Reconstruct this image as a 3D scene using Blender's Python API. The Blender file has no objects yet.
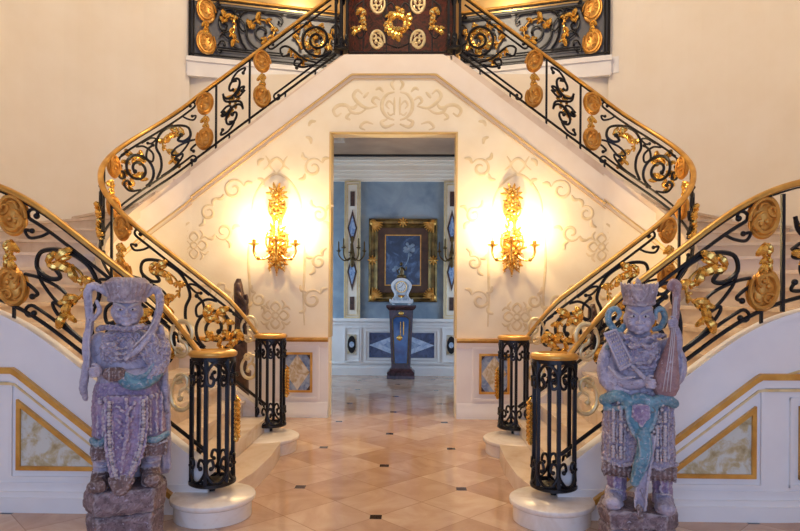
import bpy, bmesh, math, random
from mathutils import Vector, Matrix
random.seed(7)
PI = math.pi
SC = bpy.context.scene
COL = SC.collection

# ------------------------------------------------------------------ mesh builder
class MB:
    def __init__(self):
        self.v = []; self.f = []; self.smooth = []
    def add(self, vs, fs, smooth=True):
        o = len(self.v)
        self.v += [tuple(p) for p in vs]
        self.f += [tuple(i + o for i in q) for q in fs]
        self.smooth += [smooth] * len(fs)
        return self
    def box(self, x0, x1, y0, y1, z0, z1, T=None):
        vs = [(x, y, z) for x in (x0, x1) for y in (y0, y1) for z in (z0, z1)]
        if T: vs = [T(*p) for p in vs]
        fs = [(0,1,3,2),(4,6,7,5),(0,4,5,1),(2,3,7,6),(0,2,6,4),(1,5,7,3)]
        return self.add(vs, fs, False)
    def tube(self, pts, r, n=6, caps=True, closed=False, flat=None):
        pts = [Vector(p) for p in pts]
        m = len(pts)
        if m < 2: return self
        rs = r if isinstance(r, (list, tuple)) else [r] * m
        tang = []
        for i in range(m):
            if closed: t = pts[(i+1) % m] - pts[i-1]
            else: t = pts[min(i+1, m-1)] - pts[max(i-1, 0)]
            if t.length < 1e-9: t = Vector((0,0,1))
            tang.append(t.normalized())
        up = Vector((0,1,0))
        if abs(tang[0].dot(up)) > .9: up = Vector((1,0,0))
        nrm = (up - tang[0]*up.dot(tang[0])).normalized()
        vs = []
        for i in range(m):
            nrm = nrm - tang[i]*nrm.dot(tang[i])
            if nrm.length < 1e-6: nrm = tang[i].orthogonal()
            nrm.normalize()
            b = tang[i].cross(nrm)
            for k in range(n):
                a = 2*PI*(k+.5)/n
                f1 = math.cos(a)*rs[i]*(flat if flat else 1); f2 = math.sin(a)*rs[i]
                vs.append(pts[i] + nrm*f1 + b*f2)
        fs = []
        rng = m if closed else m-1
        for i in range(rng):
            j = (i+1) % m
            for k in range(n):
                l = (k+1) % n
                fs.append((i*n+k, i*n+l, j*n+l, j*n+k))
        if caps and not closed:
            fs.append(tuple(range(n-1,-1,-1))); fs.append(tuple((m-1)*n+k for k in range(n)))
        return self.add(vs, fs, True)
    def sweep(self, prof, frames, closed_prof=True, caps=True):
        # prof: list of (a,b); frames: list of (P, A, B)
        n = len(prof); vs = []
        for P, A, B in frames:
            for a, b in prof: vs.append(Vector(P) + Vector(A)*a + Vector(B)*b)
        fs = []
        for i in range(len(frames)-1):
            for k in range(n if closed_prof else n-1):
                l = (k+1) % n
                fs.append((i*n+k, i*n+l, (i+1)*n+l, (i+1)*n+k))
        if caps and closed_prof:
            fs.append(tuple(range(n))); fs.append(tuple((len(frames)-1)*n+k for k in range(n)))
        return self.add(vs, fs, True)
    def ell(self, c, r, R=None, nu=10, nv=7):
        vs = []; c = Vector(c)
        def pt(x,y,z):
            p = Vector((x*r[0], y*r[1], z*r[2]))
            if R is not None: p = R @ p
            return c + p
        vs.append(pt(0,0,1))
        for i in range(1, nv):
            t = PI*i/nv
            for k in range(nu):
                a = 2*PI*k/nu
                vs.append(pt(math.sin(t)*math.cos(a), math.sin(t)*math.sin(a), math.cos(t)))
        vs.append(pt(0,0,-1))
        fs = [(0, 1+k, 1+(k+1)%nu) for k in range(nu)]
        for i in range(nv-2):
            for k in range(nu):
                l=(k+1)%nu
                fs.append((1+i*nu+k, 1+(i+1)*nu+k, 1+(i+1)*nu+l, 1+i*nu+l))
        e = len(vs)-1; b = 1+(nv-2)*nu
        fs += [(b+k, e, b+(k+1)%nu) for k in range(nu)]
        return self.add(vs, fs, True)
    def lathe(self, c, prof, n=24, sy=1.0, a0=0., a1=2*PI, sx=1.0):
        # prof: list of (r,z) from bottom to top, closed on the axis by caps
        c = Vector(c); vs = []; fs = []
        m = len(prof)
        for r, z in prof:
            for k in range(n):
                a = 2*PI*k/n
                vs.append(c + Vector((r*sx*math.cos(a), r*sy*math.sin(a), z)))
        for i in range(m-1):
            for k in range(n):
                l=(k+1)%n
                fs.append((i*n+k, i*n+l, (i+1)*n+l, (i+1)*n+k))
        fs.append(tuple(range(n-1,-1,-1))); fs.append(tuple((m-1)*n+k for k in range(n)))
        return self.add(vs, fs, True)
    def prism(self, poly, T0, T1, smooth=False):
        # poly: 2D outline, T0/T1 map (a,b)->3D for the two faces
        n = len(poly)
        vs = [T0(*p) for p in poly] + [T1(*p) for p in poly]
        fs = [tuple(range(n-1,-1,-1)), tuple(range(n, 2*n))]
        fs += [(i, (i+1)%n, n+(i+1)%n, n+i) for i in range(n)]
        return self.add(vs, fs, smooth)
    def loft(self, rings, caps=True):
        n = len(rings[0]); vs = [p for r in rings for p in r]; fs = []
        for i in range(len(rings)-1):
            for k in range(n):
                l=(k+1)%n
                fs.append((i*n+k, i*n+l, (i+1)*n+l, (i+1)*n+k))
        if caps:
            fs.append(tuple(range(n-1,-1,-1))); fs.append(tuple((len(rings)-1)*n+k for k in range(n)))
        return self.add(vs, fs, True)
    def grid(self, P, smooth=False):
        # P[i][j] vertices
        n=len(P[0]); vs=[p for r in P for p in r]
        fs=[(i*n+j, i*n+j+1, (i+1)*n+j+1, (i+1)*n+j) for i in range(len(P)-1) for j in range(n-1)]
        return self.add(vs, fs, smooth)
    def build(self, name, mat, parent=None, root=None, sharp=40, recalc=True, bevel=0):
        """links ONE mesh object; coordinates are world, shifted to the root's frame"""
        me = bpy.data.meshes.new(name)
        off = Vector((0,0,0))
        rt = root if root is not None else parent
        while rt is not None and rt.parent is not None: rt = rt.parent
        if rt is not None: off = rt.location
        me.from_pydata([tuple(Vector(p)-off) for p in self.v], [], self.f)
        if recalc:
            bm = bmesh.new(); bm.from_mesh(me)
            bmesh.ops.recalc_face_normals(bm, faces=bm.faces)
            bm.to_mesh(me); bm.free()
        for p, s in zip(me.polygons, self.smooth): p.use_smooth = s
        try: me.set_sharp_from_angle(angle=math.radians(sharp))
        except Exception: pass
        me.materials.append(mat)
        o = bpy.data.objects.new(name, me); COL.objects.link(o)
        if parent is not None: o.parent = parent
        if bevel:
            md = o.modifiers.new('bevel','BEVEL'); md.width=bevel; md.segments=2; md.limit_method='ANGLE'
        return o

def thing(name, label, cat, loc=(0,0,0), group=None):
    o = bpy.data.objects.new(name, None); COL.objects.link(o)
    o.location = loc; o.empty_display_size = .1
    o['label'] = label; o['category'] = cat
    if group: o['group'] = group
    return o
def tag(o, label, cat, group=None):
    o['label'] = label; o['category'] = cat
    if group: o['group'] = group
    return o
def struct(o):
    o['kind'] = 'structure'; return o

def cr(pts, n=6):
    """Catmull-Rom through 2D or 3D points"""
    P = [Vector(p) for p in pts]; out = []
    Q = [P[0]*2-P[1]] + P + [P[-1]*2-P[-2]]
    for i in range(1, len(Q)-2):
        a,b,c,d = Q[i-1],Q[i],Q[i+1],Q[i+2]
        for k in range(n):
            t=k/n
            out.append(.5*((2*b)+(c-a)*t+(2*a-5*b+4*c-d)*t*t+(3*b-a-3*c+d)*t**3))
    out.append(P[-1]); return out
def spiral(c, r0, r1, a0, turns, n=40, ex=1.0, ey=1.0):
    out=[]
    for i in range(n+1):
        t=i/n; r=r0+(r1-r0)*t**.85; a=a0+2*PI*turns*t
        out.append((c[0]+ex*r*math.cos(a), c[1]+ey*r*math.sin(a)))
    return out

# ------------------------------------------------------------------ materials
def new_mat(name):
    m = bpy.data.materials.new(name); m.use_nodes = True
    nt = m.node_tree; b = nt.nodes['Principled BSDF']
    return m, nt, b
def rgb(h):
    c=[int(h[i:i+2],16)/255 for i in (0,2,4)]
    return tuple((x/12.92 if x<=.04045 else ((x+.055)/1.055)**2.4) for x in c)+(1,)
def nd(nt, t, **kw):
    n = nt.nodes.new(t)
    for k,v in kw.items():
        if k.startswith('i_'): n.inputs[k[2:].replace('_',' ')].default_value = v
        else: setattr(n,k,v)
    return n
def coords(nt, kind='Object'):
    return nd(nt,'ShaderNodeTexCoord').outputs[kind]
def ramp(nt, stops, fac):
    r = nd(nt,'ShaderNodeValToRGB'); e=r.color_ramp.elements
    while len(e)<len(stops): e.new(.5)
    for k,(p,c) in enumerate(stops): e[k].position=p; e[k].color=c
    nt.links.new(fac, r.inputs['Fac']); return r.outputs['Color']
def noise(nt, scale, detail=4, rough=.5, vec=None, dist=0):
    n = nd(nt,'ShaderNodeTexNoise'); n.inputs['Scale'].default_value=scale; n.inputs['Detail'].default_value=detail
    n.inputs['Roughness'].default_value=rough; n.inputs['Distortion'].default_value=dist
    nt.links.new(vec if vec is not None else coords(nt), n.inputs['Vector']); return n.outputs['Fac']
def bump(nt, b, h, s=.3, d=.01):
    n = nd(nt,'ShaderNodeBump'); n.inputs['Strength'].default_value=s; n.inputs['Distance'].default_value=d
    nt.links.new(h,n.inputs['Height']); nt.links.new(n.outputs['Normal'], b.inputs['Normal'])
def simple(name, stops, rough=.5, metal=0., scale=3., detail=4, bmp=0., bscale=None, spec=None, dist=0., coat=0):
    m, nt, b = new_mat(name)
    if isinstance(stops, tuple): b.inputs['Base Color'].default_value = stops
    else:
        f = noise(nt, scale, detail, .55, dist=dist)
        nt.links.new(ramp(nt, stops, f), b.inputs['Base Color'])
    b.inputs['Roughness'].default_value=rough; b.inputs['Metallic'].default_value=metal
    if spec is not None: b.inputs['Specular IOR Level'].default_value=spec
    if coat: b.inputs['Coat Weight'].default_value=coat
    if bmp: bump(nt, b, noise(nt, bscale or scale*4, 3), bmp, .01)
    return m
M = {}
M['gold_rail'] = simple('gold_rail', [(.3,rgb('c28a3c')),(.7,rgb('e4b25c'))], .34, .55, 6)
M['gilt_line'] = simple('gilt_line', rgb('d9b878'), .45, .25)
M['gold'] = simple('gold', [(.3,rgb('cf9438')),(.7,rgb('f6cd72'))], .25, .8, 14, bmp=.15, bscale=60)
M['gold_matte'] = simple('gold_matte', [(.3,rgb('bd7f34')),(.7,rgb('e2a953'))], .38, .6, 12, bmp=.2, bscale=50)
M['gold_pale'] = simple('gold_pale', [(.3,rgb('d8bf86')),(.7,rgb('f3e2b4'))], .35, .5, 12)
M['iron'] = simple('iron', [(.3,rgb('0b0a0e')),(.7,rgb('16151b'))], .36, .3, 8)
M['wall'] = simple('wall', [(.35,rgb('ecdfca')),(.65,rgb('f0e5d3'))], .75, 0, 1.2, bmp=.05, bscale=40)
M['portal'] = simple('portal', [(.3,rgb('eedfc0')),(.7,rgb('f5ead0'))], .6, 0, 2.5, bmp=.05, bscale=30)
M['stencil'] = simple('stencil', [(.3,rgb('d9c498')),(.7,rgb('e9d7b2'))], .55, 0., 9)
M['band'] = simple('band', [(.3,rgb('ecdcc6')),(.7,rgb('f3e7d6'))], .5, 0, 2)
M['white'] = simple('white', [(.3,rgb('e9e4e0')),(.7,rgb('f1eeea'))], .45, 0, 2)
M['ceil'] = simple('ceil', rgb('efe6d6'), .8)
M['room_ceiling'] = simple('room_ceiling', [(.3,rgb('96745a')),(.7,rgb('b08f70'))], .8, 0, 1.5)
M['hall_wall'] = simple('hall_wall', [(.3,rgb('c8a36a')),(.7,rgb('d9b880'))], .6, 0, 1.2)
M['smoke_panel'] = simple('smoke_panel', [(.3,rgb('5c5c60')),(.7,rgb('737276'))], .3, 0, 2)
M['mahogany'] = simple('mahogany', [(.38,rgb('1a0503')),(.62,rgb('571c10'))], .4, 0, 6, dist=3, spec=.12)
M['dark_wood'] = simple('dark_wood', [(.35,rgb('2e1d19')),(.65,rgb('5b3f35'))], .4, 0, 9, dist=1.5, bmp=.3, bscale=25)
M['pipe'] = simple('bronze', [(.3,rgb('4b3a25')),(.7,rgb('7a6238'))], .4, .7, 10)
def marble(name, base, vein, dark, scale=2., rough=.18, dist=2.5):
    m, nt, b = new_mat(name)
    v = coords(nt)
    f = noise(nt, scale, 8, .62, v, dist)
    nt.links.new(ramp(nt, [(.3,dark),(.46,vein),(.56,base),(.75,base)], f), b.inputs['Base Color'])
    b.inputs['Roughness'].default_value = rough
    return m
M['step'] = marble('step', rgb('e6d2ba'), rgb('dfc8ae'), rgb('cdae8e'), 1.3, .25, 1.2)
M['base_marble'] = marble('base_marble', rgb('ebe0d3'), rgb('e4d6c6'), rgb('d8c6b2'), 1.6, .25)
M['onyx'] = marble('onyx', rgb('d2d3c8'), rgb('c3b48e'), rgb('9a8458'), 8., .15, .35)
M['red_marble'] = marble('red_marble', rgb('6a4a48'), rgb('4d3336'), rgb('2e2228'), 5., .15)
M['navy_marble'] = marble('navy_marble', rgb('39486e'), rgb('2c3858'), rgb('1e2438'), 5., .15)
M['sky_marble'] = marble('sky_marble', rgb('9fb0c8'), rgb('7f94b8'), rgb('4d628f'), 5., .15)
M['pale_marble'] = marble('pale_marble', rgb('dcd6c8'), rgb('c9b99a'), rgb('a58a62'), 5., .15)
M['ice_marble'] = marble('ice_marble', rgb('c6d3e4'), rgb('a6b9d4'), rgb('7d94ba'), 4., .15)
# blue faux finish
M['blue_wall'] = simple('blue_wall', [(.3,rgb('6d7f90')),(.7,rgb('9dabb4'))], .5, 0, 1.8, 6, dist=.6)

def floor_mat():
    m, nt, b = new_mat('floor_marble'); L = nt.links.new
    v = nd(nt,'ShaderNodeNewGeometry').outputs['Position']
    sp = nd(nt,'ShaderNodeSeparateXYZ'); L(v, sp.inputs[0])
    def mth(op, a, c=None, cl=False):
        n = nd(nt,'ShaderNodeMath', operation=op); n.use_clamp=cl
        for k,x in enumerate((a,c)):
            if x is None: continue
            if isinstance(x,(int,float)): n.inputs[k].default_value=x
            else: L(x,n.inputs[k])
        return n.outputs[0]
    X = mth('ADD', sp.outputs[0], FX); Y = mth('ADD', sp.outputs[1], -FY)
    T = .675
    u = mth('DIVIDE', mth('ADD', X, Y), T); w = mth('DIVIDE', mth('SUBTRACT', X, Y), T)
    fu = mth('FLOOR', u); fw = mth('FLOOR', w)
    eu = mth('ABSOLUTE', mth('SUBTRACT', mth('FRACT', mth('ADD',u,.5)), .5))
    ew = mth('ABSOLUTE', mth('SUBTRACT', mth('FRACT', mth('ADD',w,.5)), .5))
    joint = mth('LESS_THAN', mth('MINIMUM', eu, ew), .0075)
    # inserts: lattice nodes where both u and w are even
    px = mth('ABSOLUTE', mth('SUBTRACT', mth('FRACT', mth('ADD', mth('DIVIDE', X, 2*T), .5)), .5))
    py = mth('ABSOLUTE', mth('SUBTRACT', mth('FRACT', mth('ADD', mth('DIVIDE', Y, 2*T), .5)), .5))
    qx = mth('ABSOLUTE', mth('SUBTRACT', mth('FRACT', mth('DIVIDE', X, 2*T)), .5))
    qy = mth('ABSOLUTE', mth('SUBTRACT', mth('FRACT', mth('DIVIDE', Y, 2*T)), .5))
    h = .043/(2*T)
    ins = mth('MAXIMUM', mth('LESS_THAN', mth('MAXIMUM', px, py), h), mth('LESS_THAN', mth('MAXIMUM', qx, qy), h))
    cb = nd(nt,'ShaderNodeCombineXYZ'); L(fu,cb.inputs[0]); L(fw,cb.inputs[1])
    wn = nd(nt,'ShaderNodeTexWhiteNoise', noise_dimensions='2D'); L(cb.outputs[0], wn.inputs['Vector'])
    add = nd(nt,'ShaderNodeVectorMath', operation='MULTIPLY_ADD'); L(cb.outputs[0], add.inputs[0]); add.inputs[1].default_value=(3.7,5.1,0); L(v, add.inputs[2])
    f = noise(nt, 2.2, 8, .6, add.outputs[0], 1.2)
    f2 = mth('ADD', mth('MULTIPLY', f, .75), mth('MULTIPLY', wn.outputs['Value'], .26))
    c = ramp(nt, [(.3,rgb('b08a6e')),(.5,rgb('c4a186')),(.72,rgb('d6b99e'))], f2)
    mx = nd(nt,'ShaderNodeMix', data_type='RGBA'); L(joint, mx.inputs[0]); L(c, mx.inputs[6]); mx.inputs[7].default_value=rgb('a98467')
    m2 = nd(nt,'ShaderNodeMix', data_type='RGBA'); L(ins, m2.inputs[0]); L(mx.outputs[2], m2.inputs[6]); m2.inputs[7].default_value=rgb('35251f')
    L(m2.outputs[2], b.inputs['Base Color'])
    b.inputs['Roughness'].default_value=.1
    return m
FX, FY = .04, 4.43
M['floor'] = floor_mat()

def emit(name, col, s):
    m, nt, b = new_mat(name)
    b.inputs['Emission Color'].default_value=col; b.inputs['Emission Strength'].default_value=s
    b.inputs['Base Color'].default_value=col
    return m
M['flame'] = emit('flame', (1,.78,.42,1), 40)
M['candle'] = simple('candle', rgb('f3e6c8'), .5)
def glass():
    m, nt, b = new_mat('glass'); b.inputs['Base Color'].default_value=(.9,.95,1,1)
    b.inputs['Roughness'].default_value=.03; b.inputs['Transmission Weight'].default_value=1; b.inputs['IOR'].default_value=1.1
    return m
M['glass'] = glass()

M['frame_gold']=simple('frame_gold',[(.3,rgb('4f3a1c')),(.7,rgb('9a7a40'))],.4,.6,7)
M['brown_mat']=simple('brown_mat',[(.3,rgb('3f2413')),(.7,rgb('5e3a1e'))],.5,0,6)
M['mahog2']=simple('dark_mahogany',[(.35,rgb('2a1a20')),(.65,rgb('4d3138'))],.25,0,7,dist=2)
M['clock_glass_reflect']=simple('clock_glass_reflect',[(.3,rgb('1d3d78')),(.7,rgb('4d86c8'))],.06,0,2.5)  # blue reflection painted into the door glass colour
M['enamel']=simple('enamel',[(.3,rgb('d2d8de')),(.7,rgb('eef0f0'))],.25,0,9)
M['enamel_blue']=simple('enamel_blue',[(.3,rgb('64788c')),(.7,rgb('c8d0d2'))],.2,0,14)
# ------------------------------------------------------------------ layout (metres; camera at y=0 looks along +y)
XN_O, XN_I = -1.26, -1.30          # newels, front and well side
YF, YB = 4.45, 6.57                 # front string, well string of the lower flight
YW = 8.07                           # face of the portal wall
XC = -2.72; YC = 7.32               # centre of the turn
RI, RO = .75, 2.87
NIN = 1.403-.773*(2.72+XN_I)
def path_in(s):
    L1 = XC*-1 + XN_I
    y0 = YB-.05; r = RI+.05
    if s < L1: return (XN_I-s, y0, -1, 0)
    a = (s-L1)/RI
    if a < PI: return (XC-(r-.055)*math.sin(a), YC-r*math.cos(a), -math.cos(a), math.sin(a))
    return (XC+(s-L1-PI*RI), YC+r, 1, 0)
L1I = -XC+XN_I; L2I = L1I+PI*RI
def zn_in(s):
    if s < L1I: return NIN+.773*s
    if s < L2I: return 1.403+(3.33-1.403)*(s-L1I)/(L2I-L1I)
    return 3.33+.742*(s-L2I)
L1O = -XC+XN_O
def path_out(s, d=0.):
    if s < L1O: return (XN_O-s, YF-d, -1, 0)
    a = (s-L1O)/RO
    r = RO+d
    return (XC-r*math.sin(a), YC-r*math.cos(a), -math.cos(a), math.sin(a))
_Z=[.32]
for _i in range(1,600):
    _s=_i*.01
    t=min(1,max(0,(_s-1.05)/.85)); t=t*t*(3-2*t)
    _Z.append(_Z[-1]+.01*(.773+(.214-.773)*t))
def zn_out(s):
    if s<=0: return .32+.773*s
    i=min(598,int(s/.01)); f=s/.01-i
    return _Z[i]+(_Z[i+1]-_Z[i])*f

DXP=-.045
def mir(sx): return lambda x,y,z: Vector((sx*x, y, z))
SIDES = ((1,'left'),(-1,'right'))

# ------------------------------------------------------------------ shell
b=MB().box(-6,6,-4,13,-.1,0); struct(b.build('floor', M['floor']))
b=MB().box(-6,6,-4,13,9.5,9.6); struct(b.build('ceiling', M['ceil']))
for sx, side in SIDES:
    W = mir(sx); R=2.97
    prof=[(-5.69,-4.0),(-5.69,7.3)]+[(XC-R*math.cos(a), 7.32+R*math.sin(a)) for a in [PI/2*k/24 for k in range(1,25)] if XC-R*math.cos(a) < -3.50-.05*sx]
    xe=-3.50-.05*sx; prof.append((xe, 7.32+math.sqrt(R*R-(xe-XC)**2)))
    # the side wall runs straight, then curves round behind the stair
    out=[(x-.12 if i<3 else x-.06, y+(.0 if i<3 else .1)) for i,(x,y) in enumerate(prof)]
    b=MB()
    for i in range(len(prof)-1):
        p,q,pp,qq=prof[i],prof[i+1],out[i],out[i+1]
        b.add([W(*p,0),W(*q,0),W(*qq,0),W(*pp,0),W(*p,9.5),W(*q,9.5),W(*qq,9.5),W(*pp,9.5)],
              [(0,1,5,4),(2,3,7,6),(1,2,6,5),(3,0,4,7),(4,5,6,7),(3,2,1,0)], True)
    struct(b.build('wall_'+side, M['wall'], sharp=30))
# wall behind the upper flights, up to the balcony, with the passage left open
b=MB()
for x0,x1,z0,z1 in ((-3.8,-2.0,0,5.35),(2.0,3.8,0,5.35),(-2.0,-1.0,4.43,5.35),(1.0,2.0,4.43,5.35),(-1.0,1.0,4.43,4.6)):
    b.box(x0,x1,10.27,10.45,z0,z1)
struct(b.build('wall_back', M['wall']))
# room seen through the doorway
b=MB().box(-3.2,3.2,12.5,12.65,0,4.43); struct(b.build('wall_far', M['blue_wall']))
for x in (-3.3,3.2):
    b=MB().box(x,x+.1,10.45,12.6,0,4.43); struct(b.build('wall_side', M['blue_wall']))
b=MB().box(-3.3,3.3,10.45,12.65,4.43,4.6)
b.box(-.95,.95,8.32,10.45,4.43,4.55)
struct(b.build('ceiling', M['room_ceiling']))
# passage sides
for sx, side in SIDES:
    W=mir(sx)
    b=MB().box(-1.7,-1.6,8.30,10.35,0,3.86,W).box(-2.05,-1.65,10.2,10.3,0,4.43,W); struct(b.build('wall_passage', M['portal']))
    b=MB().prism([(-1.7,3.74),(-.93,4.43),(-.93,4.5),(-1.7,3.81)],lambda x,z:W(x,8.32,z),lambda x,z:W(x,10.45,z)); struct(b.build('ceiling', M['room_ceiling']))
# upper hall: floor slabs, back wall, fascia
for sx, side in SIDES:
    W=mir(sx)
    poly=[(-3.6,10.14),(-1.0,10.86),(-1.0,12.6),(-3.6,12.6)]
    b=MB().prism(poly, lambda x,y: W(x,y,5.33), lambda x,y: W(x,y,5.6)); struct(b.build('floor', M['white']))
    b=MB().prism([(-3.515-.05*sx,10.10),(-1.0,10.80),(-1.0,10.9),(-3.515-.05*sx,10.2)], lambda x,y: W(x,y,5.28), lambda x,y: W(x,y,5.58))
    b.prism([(-3.515-.05*sx,10.07),(-1.0,10.77),(-1.0,10.9),(-3.515-.05*sx,10.2)], lambda x,y: W(x,y,5.52), lambda x,y: W(x,y,5.60))
    struct(b.build('trim_1', M['white']))
    b=MB().box(-1.0,-.97,10.3,12.6,4.6,7.9,W); struct(b.build('wall_recess', M['hall_wall']))
b=MB().box(-6,6,12.65,12.8,4.6,9.5); struct(b.build('wall_hall', M['hall_wall']))
b=MB().box(-6,-3.58,10.5,10.6,5.6,9.5).box(3.58,6,10.5,10.6,5.6,9.5); struct(b.build('wall_hall', M['wall']))
# landing
b=MB().box(-.72,.72,8.075,8.35,4.6,4.795).box(-.98,.98,8.35,11.1,4.6,4.795); struct(b.build('floor', M['step']))
# dark double door at the back of the landing
d=struct(MB().box(-1.0,1.0,11.0,11.1,4.79,7.9).build('door_1', M['mahogany']))
b=MB()
for sx in (-1,1):
    for z0,z1 in ((4.95,5.65),(5.75,7.1)):
        for (x0,x1,za,zb) in ((.1,.14,z0,z1),(.86,.9,z0,z1),(.1,.9,z0,z0+.04),(.1,.9,z1-.04,z1)):
            b.box(min(sx*x0,sx*x1),max(sx*x0,sx*x1),10.97,11.01,za,zb)
        b.box(min(sx*.2,sx*.8),max(sx*.2,sx*.8),10.98,11.01,z0+.1,z1-.1)
b.box(-.02,.02,10.96,11.01,4.8,7.9)
b.build('moulding', M['mahogany'], d)

# ------------------------------------------------------------------ portal wall (its doorway is cut by building it in strips)
def zwall(X):              # top edge of the wall for |X|
    X=abs(X)
    if X<.67: return 4.6
    s=L2I+(-XC-X)
    return min(4.6, zn_in(s)-.2)
b=MB()
xs=[-2.75+ .05*i for i in range(0,111)]
cut=sorted(set([round(x,3) for x in xs]+[-.67,.67,round(DXP-.835,3),round(DXP+.835,3)]))
front=[];
for i in range(len(cut)-1):
    x0,x1=cut[i],cut[i+1]
    zl=3.77 if x0>=DXP-.8351 and x1<=DXP+.8351 else 0
    z0,z1=zwall(x0),zwall(x1)
    b.add([(x0,YW,zl),(x1,YW,zl),(x1,YW,z1),(x0,YW,z0),(x0,YW+.25,zl),(x1,YW+.25,zl),(x1,YW+.25,z1),(x0,YW+.25,z0)],
          [(0,1,2,3),(7,6,5,4),(3,2,6,7),(0,4,5,1)]+([(1,5,6,2)] if abs(x1-DXP+.835)<1e-3 else [])+([(4,0,3,7)] if abs(x0-DXP-.835)<1e-3 else []), False)
wall_portal=struct(b.build('wall_portal', M['portal'], recalc=False))
# white band following the flight and the landing, with the gilt fillet under it
def band(dz0,dz1,y,th,name,mat):
    b=MB()
    zt=lambda off,X: min(4.80-max(0,off-.10)*.78, 3.33-off+.76*(2.72-abs(X-DXP)))
    X=[-2.74+i*(5.48/220) for i in range(221)]
    P=[]
    for x in X:
        P.append([Vector((x,y,zt(dz1,x))),Vector((x,y,zt(dz0,x))),Vector((x,y+th,zt(dz0,x))),Vector((x,y+th,zt(dz1,x)))])
    b.loft(P)
    return struct(b.build(name, mat, sharp=20))
band(.10,.42,YW-.03,.04,'trim_2',M['band'])
band(.425,.445,YW-.035,.04,'trim_3',M['gilt_line'])
band(.50,.508,YW-.012,.02,'trim_4',M['gilt_line'])
# niche wall under the turn, one curved drum a side
for sx, side in SIDES:
    W=mir(sx); P=[]
    n=36
    for k in range(n+1):
        a=PI*k/n; x=XC-RI*math.sin(a); y=YC-RI*math.cos(a)
        s=L1I+a*RI
        P.append([W(x,y,0),W(x,y,zn_in(s)-.1),W(x-.1*math.sin(a),y-.1*math.cos(a),zn_in(s)-.1),W(x-.1*math.sin(a),y-.1*math.cos(a),0)])
    struct(MB().loft(P).build('wall_niche', M['portal'], sharp=30))
    for d0,d1,rr,nm,mt in ((.10,.42,.03,'trim_2','band'),(.425,.445,.035,'trim_3','gilt_line'),(.50,.508,.012,'trim_4','gilt_line')):
        P=[]
        for k in range(n+1):
            a=PI*.30+PI*.70*k/n; q=RI-rr
            x0=XC-q*math.sin(a); y0=YC-q*math.cos(a); x1=XC-(RI+.02)*math.sin(a); y1=YC-(RI+.02)*math.cos(a); z=zn_in(L1I+a*RI)
            P.append([W(x0,y0,z-d1),W(x0,y0,z-d0),W(x1,y1,z-d0),W(x1,y1,z-d1)])
        struct(MB().loft(P).build(nm,M[mt],sharp=30))
    # back face of the lower flight, seen from the well
    b=MB(); Q=[]
    for k in range(20):
        X=-1.35-(1.37)*k/19
        z=zn_in(XN_I-X)-.1
        Q.append([W(X,YB-.1,0),W(X,YB-.1,z),W(X,YB,z),W(X,YB,0)])
    struct(b.loft(Q).build('wall_well', M['portal']))
# chair rail and base of the portal wall
def rail_path(pts, prof, name, mat, sx=1):
    W=mir(sx); fr=[]
    P=[Vector(p) for p in pts]
    for i,p in enumerate(P):
        t=(P[min(i+1,len(P)-1)]-P[max(i-1,0)]).normalized()
        A=Vector((t.y,-t.x,0)).normalized(); B=Vector((0,0,1))
        fr.append((W(*p), W(*A), B))
    return struct(MB().sweep(prof, fr).build(name, mat, sharp=30))
for sx, side in SIDES:
    W=mir(sx)
    pts=[(-.86,YW,0),(-1.6,YW,0),(-2.72,YW,0)]
    pts=[(p[0],p[1],0) for p in pts]
    arc=[(XC-RI*math.sin(a),YC+RI*math.cos(a),0) for a in [PI*k/24 for k in range(1,24)]]
    e=.85-DXP*sx; path=[(-e,YW,0)]+[(-e-(2.72-e)*k/8,YW,0) for k in range(1,9)]+arc
    if True:
        path=path[::-1]
    rail_path([(x,y,1.0) for x,y,z in path],[(0,0),(.03,0),(.045,.02),(.06,.03),(.06,.055),(0,.06)],'trim_5',M['gold_rail'],sx)
    rail_path([(x,y,.925) for x,y,z in path],[(0,0),(.02,0),(.035,.05),(.045,.075),(0,.075)],'trim_6',M['white'],sx)
    rail_path([(x,y,0) for x,y,z in path],[(0,0),(.012,0),(.012,.925),(0,.925)],'trim_7',M['white'],sx)
    rail_path([(x,y,0) for x,y,z in path],[(0,0),(.045,0),(.045,.10),(.03,.13),(.03,.17),(.02,.2),(0,.2)],'baseboard_portal',M['white'],sx)
    b=MB()
    # thin gilt edge of the doorway
    b.box(-e,-e+.025,YW-.012,YW+.25,1.06,3.77,W); struct(b.build('trim_8',M['gilt_line']))
struct(MB().box(-.85+DXP,.85+DXP,YW-.012,YW+.05,3.765,3.785).build('trim_9',M['gilt_line']))
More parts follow.
